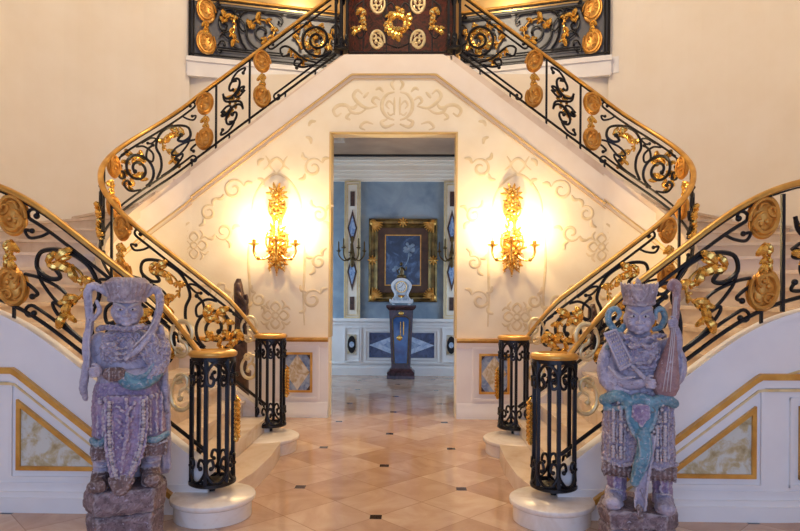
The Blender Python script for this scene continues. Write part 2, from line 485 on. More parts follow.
# ------------------------------------------------------------------ inlaid wainscot panels
def frame_rect(b, x0,x1,z0,z1,w,y0,y1,T):
    b.box(x0,x1,y0,y1,z0,z0+w,T); b.box(x0,x1,y0,y1,z1-w,z1,T)
    b.box(x0,x0+w,y0,y1,z0+w,z1-w,T); b.box(x1-w,x1,y0,y1,z0+w,z1-w,T)
for sx, side in SIDES:
    W=mir(sx)
    t=thing('wall_panel', 'marble inlay panel in a gilt frame on the low wall %s of the doorway, pale lozenge on blue'%side, 'wall panel', W(-1.3,YW,.6))
    x0,x1,z0,z1=-1.50,-1.10,.33,.86
    b=MB(); frame_rect(b,x0-.09,x1+.09,z0-.09,z1+.09,.03,YW-.03,YW-.01,W); b.build('outer_moulding',M['white'],t)
    b=MB(); frame_rect(b,x0,x1,z0,z1,.03,YW-.04,YW-.01,W); b.build('gilt_frame',M['gold_rail'],t)
    MB().box(x0+.02,x1-.02,YW-.022,YW-.012,z0+.02,z1-.02,W).build('marble_ground',M['sky_marble'],t)
    cx,cz=(x0+x1)/2,(z0+z1)/2
    k=[(cx-.16,cz),(cx-.06,cz-.20),(cx+.06,cz-.20),(cx+.16,cz),(cx+.06,cz+.20),(cx-.06,cz+.20)]
    MB().prism([(cx-.165,cz),(cx,cz-.235),(cx+.165,cz),(cx,cz+.235)], lambda a,c: W(a,YW-.024,c), lambda a,c: W(a,YW-.018,c)).build('lozenge',M['pale_marble'],t)
    b=MB()
    for ex in (-1,1):
        for ez in (-1,1):
            X=cx+ex*.18; Z=cz+ez*.245
            b.prism([(X,Z),(X-ex*.07,Z),(X,Z-ez*.09)], lambda a,c: W(a,YW-.024,c), lambda a,c: W(a,YW-.018,c))
    b.build('corner',M['dark_wood'],t)

# far room: wainscot, pilasters, cornice
b=MB(); b.box(-3.2,3.2,12.46,12.5,0,1.10); struct(b.build('trim_10',M['white']))
b=MB(); b.box(-3.2,3.2,12.40,12.5,1.10,1.16).box(-3.2,3.2,12.43,12.5,1.03,1.07).box(-3.2,3.2,12.44,12.5,.22,.25); struct(b.build('trim_11',M['white']))
b=MB(); b.box(-3.2,3.2,12.42,12.5,0,.16).box(-3.2,3.2,12.435,12.5,.16,.2); struct(b.build('baseboard_far',M['white']))
b=MB()
for k,(z0,z1,d) in enumerate(((3.96,4.02,.05),(4.02,4.1,.09),(4.1,4.16,.13),(4.16,4.28,.17),(4.28,4.34,.24),(4.34,4.40,.3))):
    b.box(-3.2,3.2,12.5-d,12.5,z0,z1)
struct(b.build('trim_12',M['band']))
struct(MB().box(-3.2,3.2,12.1,12.5,4.40,4.43).build('trim_13',M['iron']))
t=thing('wall_panel','wide inlaid marble panel behind the tall clock, pale lozenge on dark blue','wall panel',(0,12.46,.6))
b=MB(); frame_rect(b,-.85,.86,.24,1.0,.03,12.43,12.46,None); frame_rect(b,-.74,.75,.31,.92,.02,12.44,12.46,None); b.build('moulding',M['white'],t)
MB().box(-.66,.67,12.448,12.458,.36,.87).build('marble_ground',M['navy_marble'],t)
MB().prism([(-.66,.615),(0,.36),(.67,.615),(0,.87)],lambda a,c:Vector((a,12.44,c)),lambda a,c:Vector((a,12.452,c))).build('lozenge',M['ice_marble'],t)
MB().prism([(-.4,.615),(0,.45),(.4,.615),(0,.78)],lambda a,c:Vector((a,12.436,c)),lambda a,c:Vector((a,12.445,c))).build('lozenge',M['sky_marble'],t)
for sx, side in SIDES:
    W=mir(sx)
    t=thing('wall_panel','narrow cream pilaster panel with dark lozenges %s of the gilt framed picture'%side,'pilaster panel',W(-1.015,12.45,1.2))
    MB().box(-1.18,-.85,12.44,12.5,1.16,3.96,W).build('backing',M['band'],t)
    b=MB(); frame_rect(b,-1.18,-.85,1.16,3.96,.025,12.42,12.45,W); frame_rect(b,-1.13,-.90,1.22,3.9,.018,12.425,12.45,W); b.build('gilt_fillet',M['gold_pale'],t)
    cx=-1.015
    for z0,z1 in ((2.62,3.38),(1.72,2.5)):
        zc=(z0+z1)/2; h=(z1-z0)/2
        for w,dd,mm,nm in ((.10,0,M['dark_wood'],'lozenge_border'),(.068,.01,M['sky_marble'],'lozenge')):
            hh=h*(w/.10)
            MB().prism([(cx-w,zc),(cx,zc-hh),(cx+w,zc),(cx,zc+hh)],lambda a,c:W(a,12.425-dd,c),lambda a,c:W(a,12.442,c)).build(nm,mm,t)
    for z0,z1 in ((3.45,3.75),(1.33,1.6)):
        MB().box(cx-.045,cx+.045,12.425,12.442,z0,z1,W).build('tablet',M['dark_wood'],t)
    t=thing('wall_panel','small dark oval inlay on the white wainscot %s of the tall clock'%side,'wall panel',W(-1.015,12.45,.6))
    b=MB(); frame_rect(b,-1.17,-.86,.27,.98,.022,12.43,12.46,W); b.build('moulding',M['white'],t)
    MB().box(-1.11,-.92,12.445,12.458,.42,.83,W).build('tablet',M['pale_marble'],t)
    e=MB(); e.prism([(cx+.085*math.cos(a),.625+.18*math.sin(a)) for a in [2*PI*k/20 for k in range(20)]],lambda a,c:W(a,12.43,c),lambda a,c:W(a,12.446,c)); e.build('oval',M['iron'],t)
    e=MB(); e.prism([(cx+.05*math.cos(a),.625+.06*math.sin(a)) for a in [2*PI*k/16 for k in range(16)]],lambda a,c:W(a,12.424,c),lambda a,c:W(a,12.432,c)); e.build('boss',M['ice_marble'],t)

# ------------------------------------------------------------------ wall under the lower flights (follows the outer string)
def FO(s,d,z,sx):
    x,y,tx,ty=path_out(s,d); return Vector((sx*x,y,z))
def strip(b, s0,s1,zl,zh,d0,d1,sx,n=None):
    n=n or max(2,int((s1-s0)/.05)); P=[]
    for k in range(n+1):
        s=s0+(s1-s0)*k/n
        a=zl(s) if callable(zl) else zl; c=zh(s) if callable(zh) else zh
        c=max(c,a+.0005)
        P.append([FO(s,d0,a,sx),FO(s,d0,c,sx),FO(s,d1,c,sx),FO(s,d1,a,sx)])
    return b.loft(P)
SE=4.6
ZR=1.02                      # level part of the dado rail
def zg(s,off=0): return min(.773*s-.105, ZR)-off
def z_string_low(s): return zn_out(s)-.43
for sx, side in SIDES:
    # string with the dado below it
    b=MB(); strip(b,.02,SE,0,lambda s:zn_out(s)-.02,-.045,0,sx,120); struct(b.build('wall_stair', M['white'], sharp=25))
    b=MB(); strip(b,.0,SE,lambda s:zn_out(s)-.04,lambda s:zn_out(s)+.0,-.11,.02,sx,120); struct(b.build('trim_14', M['white'], sharp=25))
    b=MB(); strip(b,1.3,SE,lambda s:zn_out(s)-.44,lambda s:zn_out(s)-.425,0,.015,sx,80); struct(b.build('trim_15', M['gold_pale'], sharp=25))
    b=MB(); strip(b,.12,SE,lambda s:zg(s,.0),lambda s:zg(s,-.045),0,.045,sx,120); struct(b.build('trim_16', M['gold_rail'], sharp=25))
    b=MB(); strip(b,.12,SE,lambda s:zg(s,.055),lambda s:zg(s,.0),0,.03,sx,120); struct(b.build('trim_17', M['white'], sharp=25))
    b=MB(); strip(b,.2,SE,lambda s:zg(s,.085),lambda s:zg(s,.065),0,.022,sx,120); struct(b.build('trim_18', M['gold_pale'], sharp=25))
    b=MB(); strip(b,.1,SE,0,.11,0,.035,sx,80); strip(b,.1,SE,.11,.15,0,.02,sx,80); strip(b,.1,SE,.2,.215,0,.01,sx,80)
    struct(b.build('baseboard_stair', M['white'], sharp=25))
    # triangular onyx panel
    W=mir(sx)
    y=YF
    def tri(b,pts,w,y0,y1,sx=sx):
        P=[Vector((p[0],p[1])) for p in pts]; n=3
        c=(P[0]+P[1]+P[2])/3
        a=(P[1]-P[0]).length;bb=(P[2]-P[1]).length;cc=(P[0]-P[2]).length
        inc=(P[2]*a+P[0]*bb+P[1]*cc)/(a+bb+cc)
        per=(a+bb+cc)/2; area=abs((P[1]-P[0]).cross(P[2]-P[0]))/2; r=area/per
        Q=[inc+(p-inc)*(1-w/r) for p in P]
        for i in range(3):
            j=(i+1)%3
            b.prism([P[i],P[j],Q[j],Q[i]], lambda u,v: Vector((sx*u,y0,v)), lambda u,v: Vector((sx*u,y1,v)))
        return Q
    t=thing('wall_panel','triangular onyx panel in a gilt frame under the %s stair'%side,'wall panel',W(-2.4,YF,.3))
    b=MB(); tri(b,[(-2.75,.98),(-2.75,.24),(-1.78,.24)],.022,y-.018,y+.002); b.build('outer_moulding',M['white'],t)
    b=MB(); Q=tri(b,[(-2.69,.83),(-2.69,.31),(-2.02,.31)],.03,y-.03,y+.002); b.build('gilt_frame',M['gold_rail'],t)
    b=MB(); b.prism(Q,lambda u,v:Vector((sx*u,y-.012,v)),lambda u,v:Vector((sx*u,y-.002,v))); b.build('onyx_inset',M['onyx'],t)
    # next panel, mostly outside the frame
    t=thing('wall_panel','upright dark red marble panel in a gilt frame beyond the triangular panel under the %s stair'%side,'wall panel',FO(1.95,0,.3,sx))
    s0,s1=1.68,2.3
    b=MB(); 
    for a,c,e,f in ((s0,s1,.24,.262),(s0,s1,.868,.89),(s0,s0+.022,.24,.89),(s1-.022,s1,.24,.89)): strip(b,a,c,e,f,0,.018,sx,6)
    b.build('outer_moulding',M['white'],t)
    b=MB(); s0+=.07;s1-=.07
    for a,c,e,f in ((s0,s1,.30,.33),(s0,s1,.80,.83),(s0,s0+.03,.3,.83),(s1-.03,s1,.3,.83)): strip(b,a,c,e,f,0,.03,sx,6)
    b.build('gilt_frame',M['gold_rail'],t)
    b=MB(); strip(b,s0+.02,s1-.02,.32,.81,0,.012,sx,6); b.build('marble_inset',M['red_marble'],t)

# ------------------------------------------------------------------ the two staircases
RISE=.17
for sx, side in SIDES:
    W=mir(sx)
    st=thing('staircase','curving marble staircase climbing on the %s from the hall floor to the landing'%side,'staircase',W(-1.3,5.5,0))
    T=.03
    def step(poly,z,zb,nose=None,st=st,W=W):
        c=(sum(p[0] for p in poly)/len(poly),sum(p[1] for p in poly)/len(poly))
        b=MB().prism(poly,lambda x,y:W(x,y,zb),lambda x,y:W(x,y,z-.035 if nose else z))
        if nose: b.prism(nose,lambda x,y:W(x,y,z-.035),lambda x,y:W(x,y,z))
        return b.build('step',M['step'],st,sharp=30)
    # bottom step with a round end under each newel
    step([(-1.17,4.56),(-1.08,5.0),(-1.06,5.5),(-1.08,6.0),(-1.17,6.45),(-1.40,6.45),(-1.40,4.56)],.15,0)
    for cx,cy,r,nm in ((-1.23,4.43,.30,'round_end'),(-1.32,6.33,.36,'round_end')):
        b=MB().lathe(W(cx,cy,0),[(r-.025,0),(r-.025,.105),(r-.01,.112),(r,.12),(r+.004,.135),(r,.148),(r-.012,.155),(0.02,.156)],40)
        b.build(nm,M['base_marble'],st)
    xs=[-1.35-.229*i for i in range(7)]
    for i in range(1,7):
        x0,x1=xs[i-1],xs[i]
        z=.15+RISE*i
        step([(x0,4.5),(x0,6.455),(x1-.01,6.455),(x1-.01,4.5)],z,0,[(x0+.03,4.5),(x0+.03,6.455),(x1-.01,6.455),(x1-.01,4.5)])
    z0=.15+RISE*6
    n=11; RW=(3.15-z0)/n
    for k in range(n):
        a0=PI*k/n; a1=PI*(k+1)/n
        poly=[]
        r0,r1=RI+.005,(2.76 if k<4 else 2.93)
        aa=[a0-.012/1+(a1-a0+.012)*j/5 for j in range(6)]
        poly=[(XC-r1*math.sin(a),YC-r1*math.cos(a)) for a in aa]+[(XC-r0*math.sin(a),YC-r0*math.cos(a)) for a in aa[::-1]]
        nose=[(XC-r1*math.sin(a),YC-r1*math.cos(a)) for a in [a0-.012-.035/r1]+aa[1:]]+[(XC-r0*math.sin(a),YC-r0*math.cos(a)) for a in aa[:0:-1]+[a0-.012-.03/r0]]
        step(poly,z0+RW*(k+1),max(0,z0+RW*(k+1)-.6) if k>3 else 0,nose)
    z1=z0+RW*n
    m=9; w=(2.72-.70)/m
    for k in range(m):
        xa=XC+w*k; z=3.31+.742*w*k
        step([(xa-.02,YW+.006),(xa-.02,10.2),(xa+w,10.2),(xa+w,YW+.006)],z,z-.3,[(xa-.05,YW+.006),(xa-.05,10.2),(xa+w,10.2),(xa+w,YW+.006)])
    # raised kerb carrying the well balustrade on the lower flight
    b=MB(); P=[]
    for k in range(30):
        s=.0+k/29*(L1I); X=XN_I-s; z=zn_in(s)+.02
        if k==0: z=.2
        P.append([W(X,6.46,z-.35),W(X,6.46,z),W(X,6.58,z),W(X,6.58,z-.35)])
    b.loft(P); b.build('kerb',M['base_marble'],st,sharp=25)

    # sloping kerb under the well balustrade round the turn and along the upper flight
    b=MB(); P=[]
    for k in range(90):
        u=L1I-.02+(L2I-L1I+2.72-.68)*k/89
        x,y,tx,ty=path_in(u); z=zn_in(u)
        nx,ny=-ty,tx
        P.append([W(x+nx*.055,y+ny*.055,z-.16),W(x+nx*.055,y+ny*.055,min(z+.005,4.80)),W(x-nx*.045,y-ny*.045,min(z+.005,4.80)),W(x-nx*.045,y-ny*.045,z-.16)])
    b.loft(P); b.build('kerb',M['step'],st,sharp=25)
# ------------------------------------------------------------------ wrought balustrades
class Run:
    def __init__(s, path, zn, sx, root, flip=1):
        s.path=path; s.zn=zn; s.sx=sx; s.root=root; s.flip=flip
    def F(s,u,h,d=0.):
        x,y,tx,ty=s.path(u)
        # towards the viewer's side of the run
        nx,ny=-ty*s.flip,tx*s.flip
        return Vector((s.sx*(x+nx*d), y+ny*d, s.zn(u)+h))
    def slope(s,u): return (s.zn(u+.05)-s.zn(u-.05))/.1
    def orn(s,u0,h0,rot=True,k=1.,fl=1,tilt=None):
        ph=math.atan(s.slope(u0)) if rot else 0.
        if tilt is not None: ph=tilt
        c,si=math.cos(ph),math.sin(ph); z0=s.zn(u0)+h0
        def T(a,b,d=0.):
            a=a*k*fl; b=b*k
            u=u0+a*c-b*si; x,y,tx,ty=s.path(u)
            nx,ny=-ty*s.flip,tx*s.flip
            return Vector((s.sx*(x+nx*d), y+ny*d, z0+a*si+b*c))
        return T
    def part(s,mb,name,mat,parent=None): return mb.build(name,mat,parent or s.root,sharp=50)
    def bar(s,name,pts2,T,r=.011,mat='iron',d=0.,blob=True,taper=False,n=6):
        pts=[T(p[0],p[1],d) for p in pts2]
        m=len(pts)
        rs=[r*(1-.45*i/(m-1)) for i in range(m)] if taper else r
        b=MB().tube(pts,rs,n)
        if blob: b.ell(pts[-1],(r*1.7,)*3,None,8,5)
        return s.part(b,name,M[mat])
    def leaves(s,name,pts2,T,r=.05,mat='gold',d=.012,step=3,stem=.011):
        pts=[T(p[0],p[1],d) for p in pts2]
        m=len(pts); rnd=random.Random(m*7+int(r*1000))
        b=MB().tube(pts,[stem*(.55+.6*math.sin(PI*(i+.5)/m)) for i in range(m)],6)
        for i in range(0,m,step):
            p=pts2[i]; q=pts2[min(i+1,m-1)]; o=pts2[max(i-1,0)]
            dx,dy=q[0]-o[0],q[1]-o[1]; L=math.hypot(dx,dy) or 1; dx/=L; dy/=L
            env=.75+.55*abs(math.cos(PI*(i+.5)/m))
            for sg,ang,ln in ((-1,.9,1),(1,.9,1),(-1,.35,.8),(1,1.5,.7)):
                if rnd.random()<.18: continue
                ca,sa=math.cos(ang),math.sin(ang)*sg
                lx=dx*ca-dy*sa; ly=dy*ca+dx*sa
                R=r*env*ln*(.75+.5*rnd.random()); cs=[]
                for t in (0,.3,.6,.85,1):
                    bend=.55*t*t
                    cs.append(T(p[0]+R*(lx*t+dx*bend*.7), p[1]+R*(ly*t+dy*bend*.7), d+R*.4*math.sin(PI*t)))
                b.tube(cs,[R*.16,R*.30,R*.36,R*.27,R*.10],6)
                b.ell(cs[3],(R*.28,)*3,None,6,4)
            b.ell(pts[i],(r*.22*env,)*3,None,6,4)
        return s.part(b,name,M[mat])
    def ribbon(s,name,u0,u1,h,w,t,mat,d=0.,n=None,parent=None,dip=False):
        n=n or max(2,int(abs(u1-u0)/.05)); fr=[]
        for k in range(n+1):
            u=u0+(u1-u0)*k/n
            hh=h-(.17*(1-min(1,max(0,(u-.08)/.42)))**1.6 if dip else 0); P=s.F(u,hh,d); A=s.F(u,h,d+1)-s.F(u,h,d)
            fr.append((P,A,Vector((0,0,1))))
        prof=[(-w/2,-t*.3),(-w*.32,-t/2),(w*.32,-t/2),(w/2,-t*.3),(w/2,t*.2),(w*.3,t/2),(-w*.3,t/2),(-w/2,t*.2)]
        return s.part(MB().sweep(prof,fr),name,M[mat],parent)
    def lin(s,name,u0,u1,h,r=.011,curl0=0,curl1=0,d=0.):
        n=max(3,int(abs(u1-u0)/.05))
        pts=[s.F(u0+(u1-u0)*k/n,h,d) for k in range(n+1)]
        def curl(u,sg,up):
            T=s.orn(u,h)
            return [T(sg*.045*math.sin(t*1.5*PI*1.)*(1-.35*t), up*(-.045+.045*math.cos(t*1.5*PI)*(1-.2*t)),d) for t in [k/10 for k in range(1,11)]]
        b=MB()
        if curl0: pts=curl(u0,-1,curl0)[::-1]+pts
        if curl1: pts=pts+curl(u1,1,curl1)
        b.tube(pts,r,6)
        if curl0: b.ell(pts[0],(r*1.7,)*3,None,8,5)
        if curl1: b.ell(pts[-1],(r*1.7,)*3,None,8,5)
        return s.part(b,name,M['iron'])
    def post(s,u,h0,h1,r=.014):
        P=s.F(u,h0); Q=s.F(u,h1)
        return s.part(MB().tube([P,Q],r*1.25,4),'post',M['iron'])
    def collar(s,u,h,T=None):
        pass
    # a gilded kidney-shaped scroll boss
    def cartouche(s,u,h,up=1,fl=1,k=1.,solid=True,mat='gold_matte',tilt=.25):
        T=s.orn(u,h,False,k,fl,tilt*fl)
        out=[]
        n=44
        for i in range(n):
            a=2*PI*i/n
            r=1-.16*math.exp(-((((a+PI)%(2*PI))-PI)/.55)**2)
            out.append((.108*r*math.cos(a)-.0, .150*r*math.sin(a)*up))
        b=MB()
        if solid:
            cen=[]
            vs=[]; fs=[]
            rings=[(1,0.004),(.93,.016),(.72,.010),(.45,.022),(.15,.03)]
            for f,d in rings: vs+=[T(p[0]*f,p[1]*f,d) for p in out]
            m=len(out)
            for q in range(len(rings)-1):
                for i in range(m):
                    j=(i+1)%m; fs.append((q*m+i,q*m+j,(q+1)*m+j,(q+1)*m+i))
            fs.append(tuple((len(rings)-1)*m+i for i in range(m)))
            L=len(vs)
            for f,d in rings: vs+=[T(p[0]*f,p[1]*f,-d) for p in out]
            for q in range(len(rings)-1):
                for i in range(m):
                    j=(i+1)%m; fs.append((L+q*m+i,L+(q+1)*m+i,L+(q+1)*m+j,L+q*m+j))
            fs.append(tuple(L+(len(rings)-1)*m+i for i in range(m)))
            for i in range(m):
                j=(i+1)%m; fs.append((i,L+i,L+j,j))
            b.add(vs,fs,True)
        plate=s.part(b,'scroll_boss',M[mat]) if solid else None
        c=MB()
        sp=[]
        for i in range(61):
            t=i/60; a=-.35+2*PI*1.55*t; rr=1-.78*t**1.0
            rr=max(.2,rr) if t<.99 else .2
            sp.append((.106*rr*math.cos(a)+.012*t, (.150*rr*math.sin(a)-.03*t)*up))
        rs=[.011+.010*math.sin(PI*min(1,t*1.15+.05)) for t in [i/60 for i in range(61)]]
        lob=spiral((.035,-.065*up),.05,.012,PI*.5,-.9*1,16,1,up)
        for g in (1,-1):
            c.tube([T(p[0],p[1],.02*g) for p in sp],rs,6); c.ell(T(sp[-1][0],sp[-1][1],.024*g),(.024,)*3,None,8,6)
            c.tube([T(p[0],p[1],.026*g) for p in lob],[.017-.007*i/16 for i in range(17)],6)
            c.ell(T(lob[-1][0],lob[-1][1],.03*g),(.019,)*3,None,8,6)
            l2=spiral((-.03,.055*up),.042,.012,PI*1.3,.9,14,1,up)
            c.tube([T(p[0],p[1],.026*g) for p in l2],[.014-.005*i/14 for i in range(15)],6)
            l3=[(.062,.03*up),(.05,.075*up),(.01,.09*up)]
            c.tube([T(p[0],p[1],.022*g) for p in cr(l3,4)],[.006,.009,.012,.013,.013,.012,.010,.008,.005],6)
            if not solid: break
        return s.part(c,'scroll_rim' ,M['gold' if solid and mat=='gold_matte' and k>1.5 else mat if solid else 'gold_pale'],plate)
    def boss_pair(s,u,fl=1,k=1.,solid=True,h=(.75,.26)):
        s.cartouche(u,h[0],1,fl,k,solid); s.cartouche(u,h[1],-1,fl,k,solid)
        T=s.orn(u,(h[0]+h[1])/2,False)
        s.leaves('leaf_knot',[(0,.07-.14*t/6) for t in range(7)],T,.055,'gold',.01,2)
    def main_panel(s,u0,u1,fl=1,top=.80,low=.17,leafk=1.):
        uc=(u0+u1)/2; ph=math.atan(s.slope(uc)); A=(u1-u0)/2/math.cos(ph)
        s.lin('top_bar',u0+.02,u1-.03,top,.014,0,-1) if fl>0 else s.lin('top_bar',u0+.03,u1-.02,top,.014,-1,0)
        s.lin('low_bar',u0+.02,u1-.06,low,.014,0,1) if fl>0 else s.lin('low_bar',u0+.06,u1-.02,low,.014,1,0)
        zc=(top+low)/2; B=(top-low)/2*math.cos(ph)-.012
        T=s.orn(uc,zc,True,1,fl); r=B
        if A>=.52:
            c1=-A+r+.10 if A>.62 else -A+r+.04
            s.bar('spiral_scroll',spiral((c1,0),r,.05,-PI*.55,1.8,60),T,.018)
            s.leaves('leaf_spray',spiral((c1,0),r*.68,r*.5,.2,.72,22),T,.085*leafk,'gold',.014,4)
            x=c1+r
            # S scroll rising into a C scroll towards the bosses
            f=(A-x-.03)/.5
            q=lambda L: [(x+u*f,v) for u,v in L]
            s.bar('c_scroll',cr(q([(-.07,-r),(.03,-r*.62),(.09,-r*.1),(.12,r*.5),(.24,r*.95),(.38,r*.86),(.47,r*.40),(.44,-.02),(.36,-r*.12),(.32,r*.12),(.375,r*.25)]),6),T,.018)
            s.bar('tendril',cr([(x-.07,r),(x+.03,r*.78),(x+.07,r*.25),(x+.0,-.02),(x-.04,r*.2),(x+.04,r*.55),(x+.14,r*.62)],5),T,.0145)
            s.bar('loop',cr(q([(.44,-.02),(.37,-r*.38),(.24,-r*.56),(.19,-r*.3),(.28,-r*.16),(.40,-r*.3),(.47,-r*.5)]),5),T,.0135,blob=False)
            s.bar('tendril',cr(q([(-.02,-r),(.12,-r*.98),(.24,-r*.8),(.27,-r*.62),(.2,-r*.6),(.2,-r*.75)]),5),T,.0145)
            s.bar('tendril',cr(q([(.5,-r*.95),(.44,-r*.7),(.36,-r*.72),(.37,-r*.9)]),5),T,.0145)
            s.leaves('leaf_spray',cr(q([(.40,r*.25),(.36,r*.56),(.26,r*.66),(.185,r*.40),(.18,0),(.20,-r*.35),(.15,-r*.75)]),5),T,.072*leafk,'gold',.016,4)
            s.bar('tendril',cr(q([(.02,r),(.12,r*.98),(.16,r*.80),(.1,r*.72),(.07,r*.84)]),5),T,.0125)
            s.bar('tendril',cr(q([(.5,r),(.52,r*.75),(.56,r*.5),(.6,r*.6),(.57,r*.72)]),5),T,.0125)
            s.bar('tendril',cr([(c1-r*.2,r),(c1-r*.75,r*1.0),(c1-r*1.02,r*.75),(c1-r*.95,r*.52),(c1-r*.82,r*.62)],5),T,.0125)
            if A>.62:
                y=-A
                s.bar('tendril',cr([(y+.18,r),(y+.08,r*.7),(y+.03,r*.2),(y+.10,0),(y+.13,r*.3),(y+.05,r*.45)],5),T,.0145)
                s.bar('tendril',cr([(y+.20,-r),(y+.06,-r*.7),(y+.04,-r*.25),(y+.12,-r*.2),(y+.12,-r*.42)],5),T,.0145)
                s.leaves('leaf_spray',cr([(y+.12,r*.6),(y+.07,0),(y+.12,-r*.6)],5),T,.065*leafk,'gold',.014,3)
        else:
            s.bar('spiral_scroll',spiral((-A+r+.02,0),r,.05,-PI*.55,1.8,60),T,.018)
            s.leaves('leaf_spray',spiral((-A+r+.02,0),r*.7,r*.45,.2,1.0,26),T,.085*leafk,'gold',.014,4)
            x=-A+2*r+.02
            s.bar('c_scroll',cr([(x-.05,-r),(x+.05,-.1),(x+.12,r*.6),(x+.22,r*.8),(x+.26,r*.4),(x+.18,r*.25)],6),T,.0145)
            s.bar('tendril',cr([(x+.0,-r),(x+.12,-r*.8),(x+.2,-r*.4),(x+.14,-r*.2),(x+.09,-r*.45),(x+.2,-r*.6)],5),T,.0145)
            s.leaves('leaf_spray',cr([(x+.12,r*.5),(x+.10,0),(x+.06,-r*.6)],5),T,.072*leafk,'gold',.016,4)
        for a in (c1 if A>=.52 else -A+r,):
            P=[T(a,r-.005),T(a,r+.03)]; s.part(MB().tube(P,.02,6),'collar',M['iron'])
            P=[T(a,-r+.005),T(a,-r-.03)]; s.part(MB().tube(P,.02,6),'collar',M['iron'])
    def narrow_panel(s,u0,u1,h0=.1,h1=.88):
        s.post(u0,.02,h1); s.post(u1,.02,h1)
        uc=(u0+u1)/2; w=(u1-u0)/2-.03; w=min(w,.17)
        T=s.orn(uc,(h0+h1)/2,False); H=(h1-h0)/2
        sh=s.slope(uc)
        def TT(a,b,d=0.):      # upright figure sheared with the flight
            return s.F(uc+a,(h0+h1)/2+b*.92,d)
        R=w*.80; hc=H*.56
        A1=[(-x,hc+y*1.25) for x,y in spiral((0,0),R,R*.22,0,-1.3,34)]
        B1=[(x,-hc-y*1.25) for x,y in spiral((0,0),R,R*.22,0,-1.3,34)]
        A1=[(p[0],2*hc-p[1]) if False else p for p in A1]
        s.bar('s_scroll',A1[::-1]+cr([A1[0],(-R*.7,hc*.35),(R*.7,-hc*.35),B1[0]],5)[1:-1]+B1,TT,.0165)
        for sg in (-1,1):
            s.bar('c_scroll',cr([(sg*w*.95,sg*H*.10),(sg*w*.5,sg*H*.02),(sg*w*.15,sg*H*.14),(sg*w*.55,sg*H*.30),(sg*w*.9,sg*H*.24),(sg*w*.7,sg*H*.15)],5),TT,.0145)
            s.bar('c_scroll',cr([(sg*w*.3,sg*H*.66),(-sg*w*.1,sg*H*.80),(sg*w*.35,sg*H*.98),(sg*w*.95,sg*H*.92),(sg*w*.8,sg*H*.78)],5),TT,.0145)
        s.leaves('leaf_spray',cr([(w*.5,H*.32),(-w*.3,H*.2),(w*.2,-.02),(-w*.1,-H*.22),(-w*.6,-H*.3)],5),TT,.06,'gold',.014,3)
    def newel(s,u,z0,z1,side=1,r=.155,ring=True,gold_mount=True,lat=0.):
        x,y,tx,ty=s.path(u); cx,cy=s.sx*x,y
        nw=bpy.data.objects.new('newel',None); COL.objects.link(nw); nw.parent=s.root; nw.empty_display_size=.05
        P=lambda b,n,m: b.build(n,m,nw,root=s.root,sharp=45)
        H=z1-z0
        if ring:
            P(MB().lathe((cx,cy,z1-.045),[(r-.035,.0),(r+.012,.0),(r+.02,.012),(r+.02,.026),(r+.006,.04),(r-.03,.045),(r-.04,.03)],36),'ring_cap',M['gold_rail'])
            P(MB().lathe((cx,cy,z1-.075),[(r-.025,0),(r+.004,0),(r+.004,.03),(r-.025,.03)],32),'top_ring',M['iron'])
        # open base ring, disc and pin
        ringp=[(cx+r*math.cos(2*PI*k/36),cy+r*math.sin(2*PI*k/36),z0+.075) for k in range(36)]
        P(MB().tube(ringp,.018,6,closed=True),'base_ring',M['iron'])
        P(MB().lathe((cx,cy,z0+.06),[(.02,0),(.085,0),(.09,.012),(.085,.024),(.02,.03)],24).tube([(cx,cy,z0+.07),(cx+.08*0,cy+r,z0+.075)],.012).tube([(cx-r,cy,z0+.075),(cx+r,cy,z0+.075)],.012),'base_disc',M['iron'])
        P(MB().tube([(cx,cy,z0-.01),(cx,cy,z0+.07)],.022,8),'pin',M['iron'])
        nb=6
        for k in range(nb):
            a=2*PI*(k+.5)/nb
            bx,by=cx+r*.97*math.cos(a),cy+r*.97*math.sin(a)
            P(MB().tube([(bx,by,z0+.07),(bx,by,z1-.06)],.019,4),'bar',M['iron'])
        def C(al,h): return Vector((cx+r*math.cos(al),cy+r*math.sin(al),z0+h))
        for k in range(nb):
            a=2*PI*(k+1)/nb
            for top in (0,1):
                for sg in (-1,1):
                    pts=[]
                    for (dx,dz) in cr([(.0,.0),(.05,.01),(.105,.06),(.1,.12),(.055,.135),(.035,.1),(.06,.085)],4):
                        al=a+sg*(dx/r)*.70
                        hh=.095+dz*1.25 if not top else H-.08-dz*1.25
                        pts.append(C(al,hh))
                    b=MB().tube(pts,.0115,6); b.ell(pts[-1],(.017,)*3,None,7,5); P(b,'c_scroll',M['iron'])
        # gilded leaf mounts half way up
        if gold_mount:
            for al in (PI+.35 if True else 0, -.35, PI*.62*0-PI*.5+1.57*2):
                pass
            for al in gold_mount:
                b=MB()
                for j in range(9):
                    t=j/8; hh=H*(.36+.26*t); w=.035+.045*math.sin(PI*t)
                    q=C(al,hh); rad=Vector((math.cos(al),math.sin(al),0)); tg=Vector((-math.sin(al),math.cos(al),0))
                    b.ell(q+rad*.015,(.02,.02,.026),None,7,5)
                    for sg in (-1,1):
                        c=[q+rad*.012, q+tg*sg*w*.5+rad*.03+Vector((0,0,.02)), q+tg*sg*w+rad*.012+Vector((0,0,.05))]
                        b.tube(c,[.012,.016,.005],6)
                P(b,'leaf_mount',M['gold'])
        return nw
